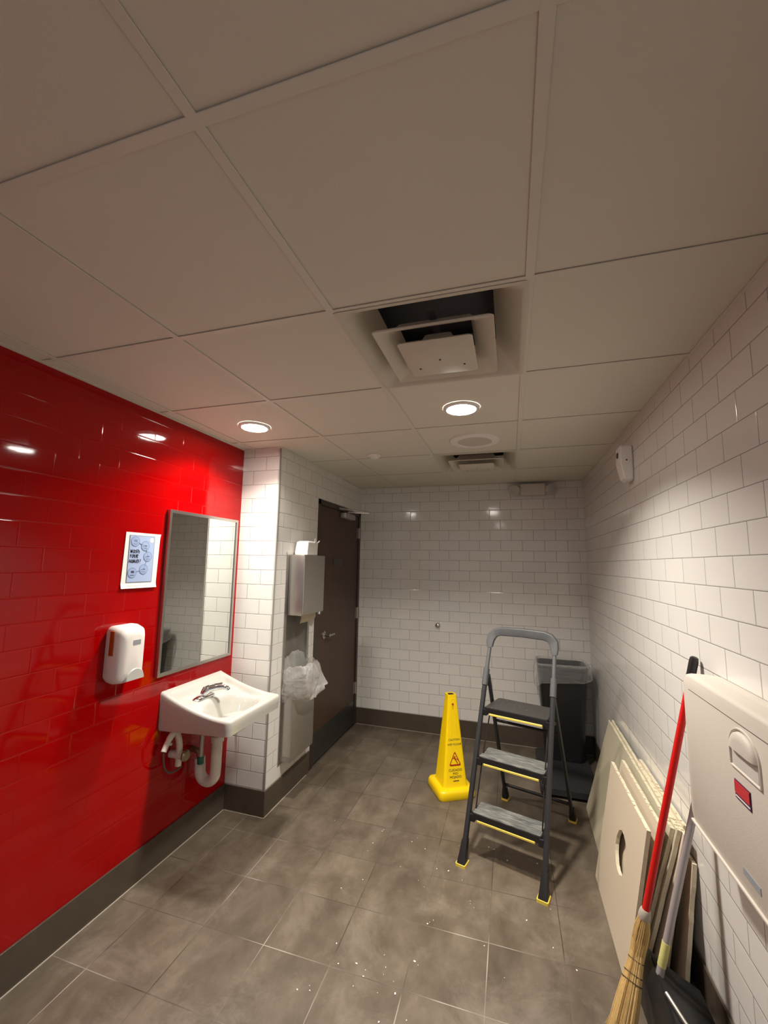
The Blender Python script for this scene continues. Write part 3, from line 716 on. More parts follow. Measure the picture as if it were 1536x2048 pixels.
# plumbing under the sink
pt = thing('sink_drain_trap', 'thick white wrapped drain trap hanging under the sink', 'drain pipe', (XL+0.18, 2.19, 0.30))
arc = [(XL+0.185, 2.19, 0.66), (XL+0.185, 2.19, 0.42)]
for k in range(1, 12):
    a = PI*k/12; arc.append((XL+0.13+0.055*math.cos(a), 2.19, 0.405-0.058*math.sin(a)))
arc += [(XL+0.075, 2.19, 0.42), (XL+0.07, 2.19, 0.47)]
b = nb(); tube(b, arc, 0.030, 18); obj('wrapped_trap', b, 'pvc', pt, smooth=True)
b = nb(); tube(b, [(XL+0.07, 2.19, 0.465), (XL+0.065, 2.19, 0.50), (XL+0.03, 2.19, 0.51), (XL+0.002, 2.19, 0.51)], 0.018, 14)
obj('tail_pipe', b, 'brass_dull', pt, smooth=True)
b = nb(); lathe(b, [(0.036, 0), (0.036, 0.03), (0.03, 0.034)], Matrix.Translation((XL+0.185, 2.19, 0.575)), 24); obj('slip_nut', b, 'pvc', pt, smooth=True)
vt = thing('supply_valve', 'white and brass water valve with grey hose under the left side of the sink', 'valve', (XL, 2.05, 0.52))
b = nb(); tube(b, [(XL+0.002, 2.03, 0.545), (XL+0.09, 2.03, 0.545)], 0.020, 16); tube(b, [(XL+0.06, 2.03, 0.56), (XL+0.058, 2.03, 0.49)], 0.017, 16)
obj('valve_body', b, 'pvc', vt, smooth=True)
b = nb(); lathe(b, [(0.012, 0), (0.028, 0.006), (0.030, 0.016), (0.024, 0.024)], frame((XL+0.09, 2.03, 0.548), (0, 1, 0), (0, 0, 1), (1, 0, 0)), 24); obj('valve_knob', b, 'brass_dull', vt, smooth=True)
b = nb(); tube(b, bez((XL+0.06, 2.03, 0.56), (XL+0.06, 2.03, 0.62), (XL+0.055, 2.02, 0.66), (XL+0.05, 1.985, 0.70)), 0.017, 14); obj('insulated_tube', b, 'pvc', vt, smooth=True)
b = nb(); tube(b, bez((XL+0.07, 1.985, 0.70), (XL+0.068, 1.955, 0.68), (XL+0.066, 1.93, 0.655), (XL+0.07, 1.905, 0.612)), 0.015, 14, rr=[0.017]*8+[0.015]*7)
tube(b, [(XL+0.07, 1.925, 0.642), (XL+0.075, 1.95, 0.635)], 0.007, 8)
tb_ = obj('loose_white_tube', b, 'pvc', vt, smooth=True)
b = nb(); tube(b, bez((XL+0.07, 1.906, 0.615), (XL+0.07, 1.90, 0.50), (XL+0.07, 1.96, 0.46), (XL+0.065, 2.05, 0.48), 20), 0.0055, 8); obj('hose', b, 'grey_hose', vt, smooth=True)
b = nb(); tube(b, [(XL+0.12, 2.135, 0.66), (XL+0.12, 2.135, 0.54), (XL+0.12, 2.135, 0.50)], 0.012, 12); g_ = nb()
gt = thing('hot_supply_stub', 'dull metal supply pipe with a green cap beside the drain trap', 'pipe', (XL+0.12, 2.135, 0.46))
obj('metal_pipe', b, 'steel_dark', gt, smooth=True)
lathe(g_, [(0.012, 0.0), (0.018, 0.004), (0.018, 0.036), (0.013, 0.042)], Matrix.Translation((XL+0.12, 2.135, 0.462)), 18); tag(obj('green_cap', g_, 'green_cap', gt, smooth=True), 'dark green cap')
b = nb(); tube(b, bez((XL+0.20, 2.30, 0.69), (XL+0.20, 2.40, 0.62), (XL+0.15, 2.46, 0.58), (XL+0.06, YP-0.002, 0.53), 18), 0.006, 8)
tag(obj('black_supply_hose', b, 'black', smooth=True), 'thin black hose running from under the sink to the tiled pillar', 'hose')

# ------------------------------------------------------------------ air freshener
t = thing('air_freshener', 'white box air freshener high on the right tiled wall', 'air freshener', (XR, 2.61, 2.10))
b = nb()
loft(b, [[(XR-0.001, 2.568, 2.11), (XR-0.050, 2.568, 2.11), (XR-0.050, 2.652, 2.11), (XR-0.001, 2.652, 2.11)], [(XR-0.001, 2.562, 2.21), (XR-0.070, 2.562, 2.21), (XR-0.070, 2.658, 2.21), (XR-0.001, 2.658, 2.21)], [(XR-0.001, 2.562, 2.312), (XR-0.066, 2.562, 2.312), (XR-0.066, 2.658, 2.312), (XR-0.001, 2.658, 2.312)]])
bmesh.ops.bevel(b, geom=b.edges[:], offset=0.008, segments=3, affect='EDGES')
bd_ = obj('casing', b, 'bright_white', t, smooth=True)
b = nb(); lathe(b, [(0.018, 0), (0.014, 0.003)], frame((XR-0.0695, 2.612, 2.262), (0, -1, 0), (0, 0, 1), (-1, 0, 0)), 20); tag(obj('spray_opening', b, 'kick', bd_), 'dark spray opening')
b = nb(); lathe(b, [(0.0045, 0), (0.004, 0.002)], frame((XR-0.035, 2.562, 2.225), (1, 0, 0), (0, 0, 1), (0, -1, 0)), 12); obj('side_button', b, 'dark', bd_)

# ------------------------------------------------------------------ step ladder
LR = math.atan2(-0.289, 0.957)
t = thing('step_ladder', 'dark grey folding step ladder with three steps and yellow edging standing mid floor', 'step ladder', (-0.0795, 2.4535, 0), LR)
def lp(s, z, x): return Vector((x, s, z))
slope = 0.4207
def railx(z): return 0.213-0.006*z
def ovtube(bm, p0, p1, hw, hd, n=12):
    p0, p1 = Vector(p0), Vector(p1); d = (p1-p0).normalized(); ax = Vector((1, 0, 0)); ax = (ax-d*ax.dot(d)).normalized(); ay = d.cross(ax)
    rg = [(hw*math.copysign(abs(math.cos(a))**0.6, math.cos(a)), hd*math.copysign(abs(math.sin(a))**0.6, math.sin(a))) for a in (2*PI*k/n+PI/n for k in range(n))]
    return loft(bm, [[p0+ax*x+ay*y for x, y in rg], [p1+ax*x+ay*y for x, y in rg]])
L_ = dict(world=False)
for s in (-1, 1):
    b = nb(); ovtube(b, lp(0.03*slope, 0.03, s*0.2135), lp(0.93*slope, 0.93, s*railx(0.93)), 0.013, 0.017, 16)
    leg = obj('front_rail', b, 'ladder', t, smooth=True, **L_)
    b = nb(); ovtube(b, lp(0.86*slope, 0.86, s*railx(0.86)), lp(0.955*slope, 0.955, s*railx(0.95)), 0.017, 0.022, 16); obj('collar', b, 'ladder_handle', leg, smooth=True, **L_)
    b = nb(); ovtube(b, lp(0.93*slope, 0.93, s*railx(0.93)), lp(1.13*slope, 1.13, s*0.204), 0.011, 0.013, 16); tag(obj('upper_post', b, 'ladder_handle', t, smooth=True, **L_), 'mid grey upper post')
    b = nb()
    r0 = [Vector((s*0.2135+x, -0.002+y, 0.012)) for x, y in rrect(0.024, 0.028, 0.006, 3)]
    r1 = [Vector((s*0.2135+x, 0.012+y, 0.045)) for x, y in rrect(0.019, 0.024, 0.006, 3)]
    r2 = [Vector((s*0.2135+x, 0.045+y, 0.105)) for x, y in rrect(0.016, 0.020, 0.006, 3)]
    loft(b, [r0, r1, r2]); fo = obj('foot', b, 'black', t, smooth=True, **L_)
    b = nb(); loft(b, [[Vector((s*0.2135+x, -0.002+y, z)) for x, y in rrect(0.028, 0.032, 0.006, 3)] for z in (0.0, 0.014)]); tag(obj('foot_pad', b, 'yellow_trim', fo, **L_), 'yellow foot pad')
    # rear legs
    b = nb(); ovtube(b, (s*0.217, 0.768, 0.03), (s*0.196, 0.40, 0.915), 0.010, 0.016, 14); rl = obj('rear_leg', b, 'ladder', t, smooth=True, **L_)
    b = nb(); loft(b, [[Vector((s*0.218+x, 0.775+y, 0.010)) for x, y in rrect(0.020, 0.026, 0.006, 3)], [Vector((s*0.217+x, 0.755+y, 0.085)) for x, y in rrect(0.014, 0.020, 0.006, 3)]]); fo = obj('rear_foot', b, 'black', rl, smooth=True, **L_)
    b = nb(); loft(b, [[Vector((s*0.218+x, 0.775+y, z)) for x, y in rrect(0.023, 0.029, 0.006, 3)] for z in (0.0, 0.011)]); tag(obj('rear_foot_pad', b, 'yellow_trim', rl, **L_), 'yellow foot pad')
    # link rod and hinge arm
    b = nb(); tube(b, [(s*0.176, 0.375, 0.715), (s*0.180, 0.235, 0.475), (s*0.184, 0.120, 0.215)], 0.004, 8); obj('link_rod', b, 'black', t, smooth=True, **L_)
    b = nb(); ovtube(b, (s*0.190, 0.34, 0.700), (s*0.197, 0.505, 0.675), 0.004, 0.010, 10); obj('spreader_arm', b, 'black', t, smooth=True, **L_)
b = nb(); ovtube(b, (-0.207, 0.730, 0.115), (0.207, 0.730, 0.115), 0.010, 0.010) if False else tube(b, [(-0.212, 0.733, 0.115), (0.212, 0.733, 0.115)], 0.010, 12)
obj('rear_brace', b, 'black', t, smooth=True, **L_)
b = nb(); tube(b, [(-0.20, 0.53, 0.60), (0.20, 0.53, 0.60)], 0.009, 12); obj('rear_upper_brace', b, 'black', t, smooth=True, **L_)
for (z, s0, dep, mname, lab) in ((0.745, 0.295, 0.245, 'tread_speck', 'speckled black top step'), (0.495, 0.185, 0.165, 'tread_dusty', 'dusty middle step'), (0.236, 0.075, 0.145, 'tread_dusty', 'dusty lowest step')):
    hw = 0.193
    b = nb(); pl = rrect(hw, dep/2, 0.018, 4)
    top_taper = 0.92 if z > 0.7 else 0.97
    rg = lambda zz, k: [Vector((x*k*(1-(1-top_taper)*(y/dep+0.5)), s0+dep/2+y*(k if k < 1 else 1), zz)) for x, y in pl]
    loft(b, [rg(z-0.032, 0.985), rg(z-0.006, 1.0), rg(z-0.003, 0.995)])
    st = tag(obj('step', b, 'black', t, smooth=True, **L_), lab)
    b = nb(); pl2 = rrect(hw-0.006, dep/2-0.006, 0.014, 4)
    loft(b, [[Vector((x*(1-(1-top_taper)*(y/dep+0.5)), s0+dep/2+y, zz)) for x, y in pl2] for zz in (z-0.004, z)])
    obj('tread', b, mname, st, **L_)
    b = nb(); box(b, -hw+0.035, hw-0.035, s0-0.002, s0+0.012, z-0.044, z-0.032, 0.002, 1)
    tag(obj('edge_strip', b, 'yellow_trim', st, **L_), 'yellow strip under the front edge')
    for s in (-1, 1):
        b = nb(); box(b, *(sorted((s*(hw-0.02), s*(railx(z)-0.008)))), s0+0.0, s0+0.035, z-0.05, z-0.010, 0.004, 2)
        obj('bracket', b, 'black', st, **L_)
# handle: thick arched band
b = nb(); ctr = []
hz0, hw_ = 1.09, 0.204
cen = [(-hw_, 1.085), (-hw_, 1.12), (-hw_+0.006, 1.150), (-hw_+0.030, 1.176), (-hw_+0.065, 1.186), (0, 1.190), (hw_-0.065, 1.186), (hw_-0.030, 1.176), (hw_-0.006, 1.150), (hw_, 1.12), (hw_, 1.085)]
rings = []
for i, (x, z) in enumerate(cen):
    x0, z0 = cen[max(0, i-1)]; x1, z1 = cen[min(len(cen)-1, i+1)]
    d = Vector((x1-x0, z1-z0)).normalized(); n_ = Vector((-d.y, d.x))
    th = 0.018 if i in (0, 10) else (0.023 if i in (1, 9) else 0.027); dp = 0.018 if i in (0, 10) else 0.021
    yb_ = slope*z
    rg = []
    for px_, py_ in rrect(th, dp, 0.007, 3):
        rg.append(Vector((x+n_.x*px_, yb_+py_*0.93, z+n_.y*px_+py_*0.0)))
    rings.append(rg)
loft(b, rings); obj('handle', b, 'ladder_handle', t, smooth=True, angle=35, **L_)

# ------------------------------------------------------------------ wet floor cone
t = thing('wet_floor_cone', 'yellow square wet floor warning cone standing left of the step ladder', 'warning sign', (-0.446, 3.243, 0), math.radians(31))
b = nb()
R4 = lambda h, r, z: [Vector((x, y, z)) for x, y in rrect(h, h, r, 6)]
loft(b, [R4(0.132, 0.035, 0.0), R4(0.137, 0.038, 0.012), R4(0.135, 0.038, 0.045), R4(0.127, 0.034, 0.060), R4(0.106, 0.03, 0.066)])
obj('base', b, 'yellow', t, world=False, smooth=True, angle=60)
b = nb(); loft(b, [R4(0.098, 0.024, 0.060), R4(0.090, 0.022, 0.075), R4(0.034, 0.010, 0.660), R4(0.0335, 0.010, 0.672), R4(0.026, 0.006, 0.672), R4(0.024, 0.006, 0.62)])
body = obj('cone_body', b, 'yellow', t, world=False, smooth=True, angle=35)
# face frame on the front side (local -y)
tanf = (0.090-0.034)/(0.660-0.075); th = math.atan(tanf)
def face(z, off=0.0006): 
    y = -(0.090-(z-0.075)*tanf)-off*math.cos(th)
    return frame((0, y, z+off*math.sin(th)), (1, 0, 0), (0, math.sin(th), math.cos(th)), (0, -math.cos(th), math.sin(th)))
def txt(s, z, size, name='lettering'):
    obj(name, text_bm(s, size, face(z), 0.0003, bold=0.0), 'black_ink', body, world=False)
txt('CAUTION', 0.371, 0.0195); txt('WET FLOOR', 0.340, 0.019); txt('CUIDADO', 0.174, 0.022); txt('PISO', 0.152, 0.0195); txt('MOJADO', 0.130, 0.022); txt('2-STEP', 0.106, 0.013) if False else None
# small unreadable line: plain bar
obj('print_bar', box(nb(), -0.018, 0.024, -0.0024, 0.0024, 0, 0.0006, mtx=face(0.106)), 'black_ink', body, world=False)
b = nb()
tri = [(0, 0.052), (-0.047, -0.044), (0.047, -0.044)]
def rt(k, n=5, r=0.010):
    out = []
    for i in range(3):
        p = Vector(tri[i])*k; a = (Vector(tri[i-1])*k-p).normalized(); c = (Vector(tri[(i+1) % 3])*k-p).normalized()
        for q in range(n+1):
            s_ = q/n; out.append((p+a*r*(1-s_)**1.5*1.2+c*r*s_**1.5*1.2))
    return out
o_, i_ = rt(1.0), rt(0.78, r=0.007)
rings = [[(p.x, p.y, 0.0) for p in o_], [(p.x, p.y, 0.0008) for p in o_], [(p.x, p.y, 0.0008) for p in i_], [(p.x, p.y, 0.0) for p in i_]]
loft(b, [[Vector(p) for p in r] for r in rings], False, False); b.transform(face(0.246))
tag(obj('warning_triangle', b, 'red_ink', body, world=False), 'red triangle outline with falling figure')
b = nb(); fm = face(0.246, 0.0009)
for pts, r in ((((-0.004, 0.018), (-0.004, 0.020)), 0.0055), (((-0.006, 0.012), (0.004, -0.006)), 0.0050), (((0.004, -0.006), (0.020, -0.030)), 0.0032), (((0.002, -0.004), (0.018, 0.000), (0.024, -0.012)), 0.0028), (((-0.004, 0.009), (-0.018, 0.002)), 0.0025), (((-0.004, 0.010), (0.010, 0.014)), 0.0022)):
    t_ = nb(); tube(t_, [(x, y, 0.0) for x, y in pts], r, 8); t_.transform(Matrix.Diagonal((1, 1, 0.15, 1))); t_.transform(fm); merge(b, t_)
obj('falling_figure', b, 'red_ink', body, world=False)
b = nb(); t_ = nb(); tube(t_, [(0, 0.020, 0), (0, -0.018, 0)], 0.0018, 8); lathe(t_, [(0.008, -0.001), (0.008, 0.001)], Matrix.Translation((0, 0.018, 0)), 16); t_.transform(face(0.590, 0.0005)); merge(b, t_)
tag(obj('key_mark', b, 'red_ink', body, world=False), 'faint brown keyhole mark')
b = nb(); ar = [(-0.020, -0.20), (-0.016, 0.03)]+[(0.016*math.cos(a), 0.03+0.016*math.sin(a)) for a in (PI-PI*k/8 for k in range(1, 8))]+[(0.016, 0.03), (0.020, -0.20)]
t_ = nb(); tube(t_, [(x, y, -0.001) for x, y in ar], 0.0022, 8); t_.transform(face(0.60)); merge(b, t_)
obj('raised_rib', b, 'yellow', body, world=False, smooth=True)
b = nb(); box(b, -0.018, 0.018, -0.012, 0.012, 0.664, 0.6728); tag(obj('top_slot', b, 'dark', body, world=False), 'dark slot in the top')

# ------------------------------------------------------------------ rubbish bin in the corner
t = thing('rubbish_bin', 'tall slim black rubbish bin in the back right corner behind the ladder', 'rubbish bin', (0.40, 3.96, 0), 0.0)
b = nb(); bx, by = 0.395, 3.955
RR = lambda hx, hy, z, r=0.05: [Vector((bx+x, by+y, z)) for x, y in rrect(hx, hy, r, 6)]
loft(b, [RR(0.145, 0.105, 0.064), RR(0.15, 0.11, 0.08), RR(0.188, 0.150, 0.775), RR(0.196, 0.158, 0.780), RR(0.196, 0.158, 0.805), RR(0.186, 0.148, 0.805), RR(0.145, 0.105, 0.11)], True, True)
obj('bin_body', b, 'black', t, smooth=True, angle=50)
b = nb(); rings = []
for j, (k, z) in enumerate(((-0.020, 0.60), (-0.014, 0.72), (-0.008, 0.80), (0.004, 0.822), (0.016, 0.812), (0.022, 0.77), (0.030, 0.72), (0.036, 0.685), (0.026, 0.665), (0.020, 0.668))):
    rg = []
    for i, (x, y) in enumerate(rrect(0.190, 0.152, 0.05, 14)):
        a = math.atan2(y, x); n_ = noise.noise(Vector((math.cos(a)*3, math.sin(a)*3, j*0.3)))+0.5*noise.noise(Vector((math.cos(a)*9, math.sin(a)*9, j*0.4)))
        L0 = math.hypot(x, y); k2 = 1+(k+0.013*n_*(j > 3))/L0
        dz = 0.05*noise.noise(Vector((math.cos(a)*1.8+5, math.sin(a)*1.8, 1)))*(1.4 if j > 5 else 0.15)
        rg.append(Vector((bx+x*k2, by+y*k2, z+dz)))
    rings.append(rg)
loft(b, rings, False, False)
tag(obj('bin_liner', b, 'liner_b', smooth=True, angle=60), 'clear plastic liner folded over the rim of the black corner bin', 'bin bag')
t = thing('bin_dolly', 'low black flat platform on the floor under and in front of the corner bin', 'dolly', (0.40, 3.72, 0))
b = nb(); dx, dy = 0.375, 3.715
pl = rrect(0.20, 0.34, 0.03, 5)
loft(b, [[Vector((dx+x, dy+y, z)) for x, y in pl] for z in (0.022, 0.062)]); bmesh.ops.bevel(b, geom=[e for e in b.edges if abs(e.verts[0].co.z-e.verts[1].co.z) < 1e-4], offset=0.005, segments=2, affect='EDGES')
obj('platform', b, 'rubber', t, smooth=True)
for sx_ in (-1, 1):
    for sy_ in (-1, 1):
        b = nb(); lathe(b, [(0.011, -0.008), (0.011, 0.008)], Matrix.Translation((dx+sx_*0.16, dy+sy_*0.29, 0.0111)) @ Matrix.Rotation(PI/2, 4, 'Y'), 14)
        obj('wheel', b, 'rubber', t)

# ------------------------------------------------------------------ leaning ceiling panels
def panel(name, label, y0, y1, xb, xt, m, hgt=0.607, th=0.015, hole=None, group='ceiling panels leaning on the right wall', skew=0.0, zoff=0.0, rough_amt=0.004, seed=1, yaw=0.0):
    """slab leaning towards +x; (xb, 0) is the lower outer edge, (xt, ~top) the upper outer edge"""
    ang = math.asin((xt-xb)/hgt)
    t = thing(name, label, 'ceiling panel', (xb, (y0+y1)/2, zoff), group=group)
    ln = y1-y0
    # local: u along y, v up the slab, w thickness away from the room (+x)
    fm = frame((xb, y0, zoff+th*math.sin(ang)*0+0.0005), (0, 1, 0), (math.sin(ang), 0, math.cos(ang)), (math.cos(ang), 0, -math.sin(ang)))
    lift = th*math.sin(ang)
    fm = Matrix.Translation((xb, y0, 0)) @ Matrix.Rotation(yaw, 4, 'Z') @ Matrix.Translation((-xb, -y0, 0)) @ Matrix.Translation((0, skew, lift)) @ fm
    rnd = random.Random(seed)
    nx, nz_ = max(6, int(ln/0.05)), 12
    if hole is None:
        outer = [(ln*i/nx, 0) for i in range(nx)]+[(ln, hgt*i/nz_) for i in range(nz_)]+[(ln-ln*i/nx, hgt) for i in range(nx)]+[(0, hgt-hgt*i/nz_) for i in range(nz_)]
        outer = [(x+rnd.uniform(-1, 1)*rough_amt*(1 if 0 < y < hgt else 0.2), y-abs(rnd.uniform(-1, 1))*rough_amt*(1 if y == hgt else 0)) for x, y in outer]
        b = nb(); bmf = [b.verts.new((x, y, 0)) for x, y in outer]; b.faces.new(bmf)
    else:
        hu, hv, hr = hole; n = 40
        b = nb(); ho = []; ou = []
        for k in range(n):
            a = 2*PI*k/n; ca, sa = math.cos(a), math.sin(a)
            ho.append(b.verts.new((hu+hr*ca*(1+rnd.uniform(-.03, .03)), hv+hr*sa*(1+rnd.uniform(-.03, .03)), 0)))
            # ray to rectangle
            tt = min([v for v in ((ln-hu)/ca if ca > 1e-6 else 9, (-hu)/ca if ca < -1e-6 else 9, (hgt-hv)/sa if sa > 1e-6 else 9, (-hv)/sa if sa < -1e-6 else 9)])
            ou.append([hu+ca*tt, hv+sa*tt])
        for cxx, cyy in ((0, 0), (ln, 0), (ln, hgt), (0, hgt)):
            q = min(ou, key=lambda p: (p[0]-cxx)**2+(p[1]-cyy)**2); q[0], q[1] = cxx, cyy
        ov = [b.verts.new((x, y-(abs(rnd.uniform(-1, 1))*rough_amt if y > hgt-1e-4 and 0.01 < x < ln-0.01 else 0), 0)) for x, y in ou]
        for k in range(n):
            j = (k+1) % n; b.faces.new((ho[k], ho[j], ov[j], ov[k]))
    r_ = bmesh.ops.extrude_face_region(b, geom=b.faces[:])
    for v in [g_ for g_ in r_['geom'] if isinstance(g_, bmesh.types.BMVert)]: v.co.z += th
    bmesh.ops.recalc_face_normals(b, faces=b.faces)
    edge = b.copy()
    bmesh.ops.delete(b, geom=[f for f in b.faces if abs(f.normal.z) < 0.7], context='FACES_ONLY')
    bmesh.ops.delete(edge, geom=[f for f in edge.faces if abs(f.normal.z) >= 0.7], context='FACES_ONLY')
    b.transform(fm); edge.transform(fm)
    obj('board', b, m, t); obj('chalky_edge', edge, 'panel_edge', t)
    # plaster crumbs / torn lip along the top edge
    b = nb(); n = int(ln/0.02)
    for i in range(n):
        if rnd.random() < 0.55:
            x = ln*(i+rnd.random())/n; s_ = rnd.uniform(0.002, 0.006)
            box(b, x-s_*1.6, x+s_*1.6, hgt-0.004, hgt+s_*0.35, -0.001, th*rnd.uniform(0.3, 0.9), 0.0008, 1)
    b.transform(fm); tag(obj('torn_edge', b, 'panel_edge', t), 'crumbly torn top edge')
    return t
PG = 'stack of ceiling panels leaning on the right wall'
panel('ceiling_panel', 'front panel of the leaning stack with a round hole cut through it', 2.03, 2.645, 0.398, 0.500, 'panel_face', hole=(0.275, 0.335, 0.085), group=PG, seed=3, hgt=0.592)
panel('ceiling_panel', 'second panel of the leaning stack, directly behind the one with the hole', 2.07, 2.69, 0.417, 0.560, 'panel_face', group=PG, seed=4, hgt=0.600)
panel('ceiling_panel', 'outer long panel of the leaning stack reaching back towards the bin', 2.08, 3.31, 0.434, 0.597, 'panel_face_shaded', group=PG, seed=7, yaw=-0.020)
panel('ceiling_panel', 'rear one of the two long leaning panels, edge just showing above the other', 2.06, 3.30, 0.452, 0.615, 'panel_face_shaded', group=PG, seed=8, hgt=0.612, yaw=-0.020)
panel('ceiling_panel', 'short panel right behind the two long ones in the leaning stack', 2.04, 2.66, 0.490, 0.632, 'panel_face', group=PG, seed=5, hgt=0.604)
panel('ceiling_panel', 'short panel of the leaning stack, second from the tiled wall', 2.09, 2.70, 0.540, 0.646, 'panel_face', group=PG, seed=6, hgt=0.606)
panel('ceiling_panel', 'innermost and most upright panel of the stack, against the tiled wall', 2.03, 2.64, 0.590, 0.6505, 'panel_face', group=PG, seed=9, hgt=0.500)

# ------------------------------------------------------------------ changing station
t = thing('changing_station', 'cream wall-mounted folding baby changing station on the right wall', 'changing station', (XR, 1.30, 0.78))
SX = 0.570; ya, yb2 = 0.865, 1.765
b = nb()
def stn(zx):
    x, inset, r = zx
    return [Vector((x, (ya+yb2)/2+u_, (1.025 if inset >= 0 else 1.017)+v_)) for u_, v_ in rrect((yb2-ya)/2-max(inset, 0.004), 0.245-inset, r, 7)]
loft(b, [stn((XR-0.001, -0.004, 0.05)), stn((XR-0.045, -0.008, 0.05)), stn((XR-0.052, -0.004, 0.05))])
obj('back_shell', b, 'cream_plastic', t, smooth=True)
b = nb()
loft(b, [stn((XR-0.040, 0.0, 0.05)), stn((SX+0.016, 0.0, 0.05)), stn((SX+0.005, 0.003, 0.048)), stn((SX, 0.012, 0.04))])
fold = obj('fold_down_bed', b, 'cream_plastic', t, smooth=True, angle=50)
# top groove line
b = nb(); box(b, SX-0.0006, SX+0.001, ya+0.05, yb2-0.055, 1.2185, 1.2200); tag(obj('groove', b, 'kick', fold), 'thin dark groove')
b = nb(); box(b, SX-0.006, SX+0.004, ya+0.03, yb2-0.018, 0.789, 0.797, 0.002, 2); obj('lower_ridge', b, 'cream_plastic', fold, smooth=True)
# handle recess: half-round hood above a slot
hy0, hy1, hzb, hzm = 1.300, 1.432, 1.100, 1.150
hc, hr_ = (hy0+hy1)/2, (hy1-hy0)/2
b = nb(); box(b, SX-0.0012, SX+0.0005, hy0+0.004, hy1-0.004, hzb+0.004, hzm+0.004); tag(obj('slot_shadow', b, 'print_grey', fold), 'flat grey plate painted as shade in the pull handle slot')  # slot is not cut; a flat grey plate paints its inner shade
b = nb(); pts = [(hy0, hzm)]+[(hc+hr_*math.cos(a), hzm+hr_*0.78*math.sin(a)) for a in (PI-PI*k/14 for k in range(1, 14))]+[(hy1, hzm)]
rr2 = [[Vector((SX-o, hc+(y-hc)*k, hzm+(z-hzm)*k)) for y, z in pts] for o, k in ((0, 1.0), (0.006, 0.97), (0.011, 0.86), (0.013, 0.6))]
loft(b, rr2); hd = obj('pull_handle', b, 'cream_plastic', fold, smooth=True, angle=60)
b = nb(); tube(b, [(SX-0.001, y, z) for y, z in [(hy0-0.006, hzb-0.002)]+[(hc+(hr_+0.006)*math.cos(a), hzm+(hr_+0.006)*0.80*math.sin(a)) for a in (PI-PI*k/16 for k in range(0, 17))]+[(hy1+0.006, hzb-0.002), (hy0-0.006, hzb-0.002)]], 0.0035, 8)
obj('handle_rim', b, 'cream_plastic', hd, smooth=True)
b = nb(); box(b, SX-0.0022, SX-0.0002, 1.350, 1.428, 1.018, 1.066, 0.001, 1); tag(obj('badge_backing', b, 'label_purple', fold), 'dark purple badge')
b = nb(); box(b, SX-0.0034, SX-0.0022, 1.353, 1.425, 1.033, 1.063, 0.0015, 2); tag(obj('badge_face', b, 'label_red', fold), 'red brand badge')
b = nb(); box(b, SX-0.0030, SX-0.0022, 1.354, 1.424, 1.0235, 1.0265); tag(obj('badge_line', b, 'bright_white', fold), 'pale line')
b = nb(); box(b, SX-0.0015, SX-0.0001, 1.340, 1.420, 0.835, 0.853); tag(obj('warning_strip', b, 'grey_label', fold), 'dark grey label strip')
b = nb(); box(b, XR-0.045, XR-0.002, 1.52, 1.60, 0.758, 0.782, 0.006, 2); obj('hinge_block', b, 'cream_plastic', t, smooth=True)

# ------------------------------------------------------------------ broom
T_, F_, E_ = Vector((0.650, 1.868, 1.300)), Vector((0.452, 1.925, 0.350)), Vector((0.318, 1.795, 0.0))
t = thing('straw_broom', 'straw broom with a red handle and black grip leaning beside the changing station', 'broom', (0.34, 1.82, 0))
d = (T_-F_).normalized()
b = nb(); tube(b, [F_-d*0.02, T_-d*0.085], 0.0125, 16); tag(obj('handle', b, 'red_paint', t, smooth=True), 'red painted handle')
b = nb(); tube(b, [T_-d*0.09, T_-d*0.02, T_-d*0.004, T_], 0.015, 16, rr=[0.0150, 0.0150, 0.013, 0.007]); tag(obj('grip', b, 'black', t, smooth=True), 'black end grip')
b = nb(); tube(b, [F_-d*0.018, F_-d*0.01, F_+d*0.012, F_+d*0.018], 0.02, 16, rr=[0.019, 0.021, 0.018, 0.015]); obj('binding', b, 'caulk', t, smooth=True)
# straw head
path = bez(F_-d*0.01, F_-d*0.13, F_+(E_-F_)*0.55+Vector((0.01, 0.02, 0)), E_+Vector((0.012, 0.01, 0.035)), 16)
hr2 = [0.018, 0.024, 0.027, 0.028, 0.027, 0.025, 0.024, 0.025, 0.027, 0.029, 0.032, 0.035, 0.037, 0.039, 0.041, 0.042, 0.042]
b = nb(); tube(b, path, 0.03, 18, rr=[r*0.85 for r in hr2]); bh = obj('straw_head', b, 'straw', t, smooth=True)
ends = path[-1]
def strands(n, m, seed):
    rnd = random.Random(seed); b = nb()
    for i in range(n):
        a = rnd.uniform(0, 2*PI); q = rnd.uniform(0.85, 1.08)
        pts = []
        st = rnd.choice((0, 0, 4, 5))
        for k in range(st, 17, 2):
            p = path[k]; dd = (path[min(16, k+1)]-path[max(0, k-1)]).normalized(); u1 = dd.orthogonal().normalized(); u2 = dd.cross(u1)
            rr0 = hr2[k]*q*0.9; pts.append(p+(u1*math.cos(a)+u2*math.sin(a))*rr0)
        dd = (path[16]-path[13]).normalized()
        pts.append(pts[-1]+dd*rnd.uniform(0.015, 0.04)+Vector((rnd.uniform(-.014, .014), rnd.uniform(-.014, .014), 0)))
        pts[-1].z = max(pts[-1].z, 0.003)
        tube(b, pts, 0.0013, 4)
    return b
o_ = obj('bristles', strands(230, 'straw', 1), 'straw', t); o_['kind'] = 'stuff'
o_ = obj('ochre_bristles', strands(110, 'straw_b', 2), 'straw_b', t); o_['kind'] = 'stuff'; tag(o_, 'darker ochre bristles')
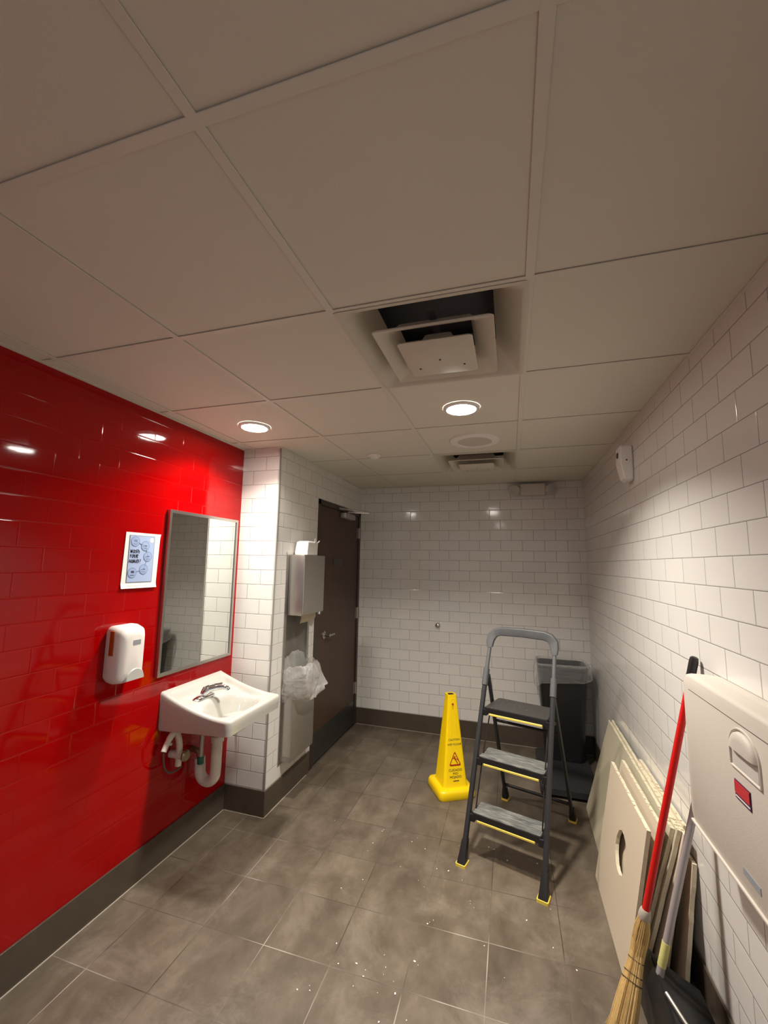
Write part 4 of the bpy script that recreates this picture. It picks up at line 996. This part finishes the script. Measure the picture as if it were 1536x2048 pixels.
for k in (7, 9, 10):
    p = path[k]; dd = (path[k+1]-path[k-1]).normalized(); u1 = dd.orthogonal().normalized(); u2 = dd.cross(u1); r_ = hr2[k]*0.98
    b = nb(); tube(b, [p+(u1*math.cos(a)+u2*math.sin(a))*r_ for a in (2*PI*q/24 for q in range(25))], 0.0018, 6, caps=False); obj('stitching', b, 'twine', t)

# ------------------------------------------------------------------ lobby dustpan
t = thing('lobby_dustpan', 'upright black dustpan with a long grey handle behind the straw broom', 'dustpan', (0.53, 1.82, 0))
Hb, Ht = Vector((0.4640, 1.868, 0.16)), Vector((0.655, 1.885, 0.90))
dh = (Ht-Hb).normalized()
b = nb(); tube(b, [Hb, Ht], 0.0125, 14); tag(obj('pole', b, 'grey_pole', t, smooth=True), 'grey metal pole')
b = nb(); tube(b, [Hb+dh*0.075, Hb+dh*0.155], 0.0135, 14); tag(obj('pole_label', b, 'label_yellow', t, smooth=True), 'worn yellow label')
b = nb()
sec = lambda y, k: [Vector((0.425+0.012*k, y, 0.004)), Vector((0.635, y, 0.004)), Vector((0.640, y, 0.07)), Vector((0.625, y, 0.115*k)), Vector((0.53, y, 0.165*k)), Vector((0.465, y, 0.215*k)), Vector((0.430, y, 0.16*k))]
loft(b, [sec(1.625, 0.80), sec(1.64, 0.93), sec(1.70, 1.0), sec(1.93, 1.0), sec(1.975, 0.96), sec(1.985, 0.85)])
bmesh.ops.bevel(b, geom=[e for e in b.edges if e.calc_length() > 0.05], offset=0.006, segments=2, affect='EDGES')
pan = obj('pan', b, 'black', t, smooth=True, angle=40)
b = nb(); tube(b, [(0.468, 1.78, 0.222), (0.50, 1.72, 0.20), (0.56, 1.655, 0.16)], 0.006, 8); tag(obj('wire_bail', b, 'steel_dark', pan, smooth=True), 'dull metal wire bail')

# ------------------------------------------------------------------ crumbs
b = nb(); rnd = random.Random(11)
for i in range(60):
    x, y = rnd.gauss(-0.35, 0.35), rnd.uniform(1.55, 2.75)
    if not (-1.5 < x < 0.3): continue
    s_ = 0.0010+0.0022*rnd.random()**2.5
    box(b, -s_*1.5, s_*1.5, -s_, s_, 0, s_*0.8, s_*0.2, 1, Matrix.Translation((x, y, 0.0004)) @ Matrix.Rotation(rnd.uniform(0, 6), 4, 'Z'))
tag(obj('plaster_crumbs', b, 'paper'), 'tiny white plaster crumbs scattered over the grey-brown floor tiles', 'debris', kind='stuff')
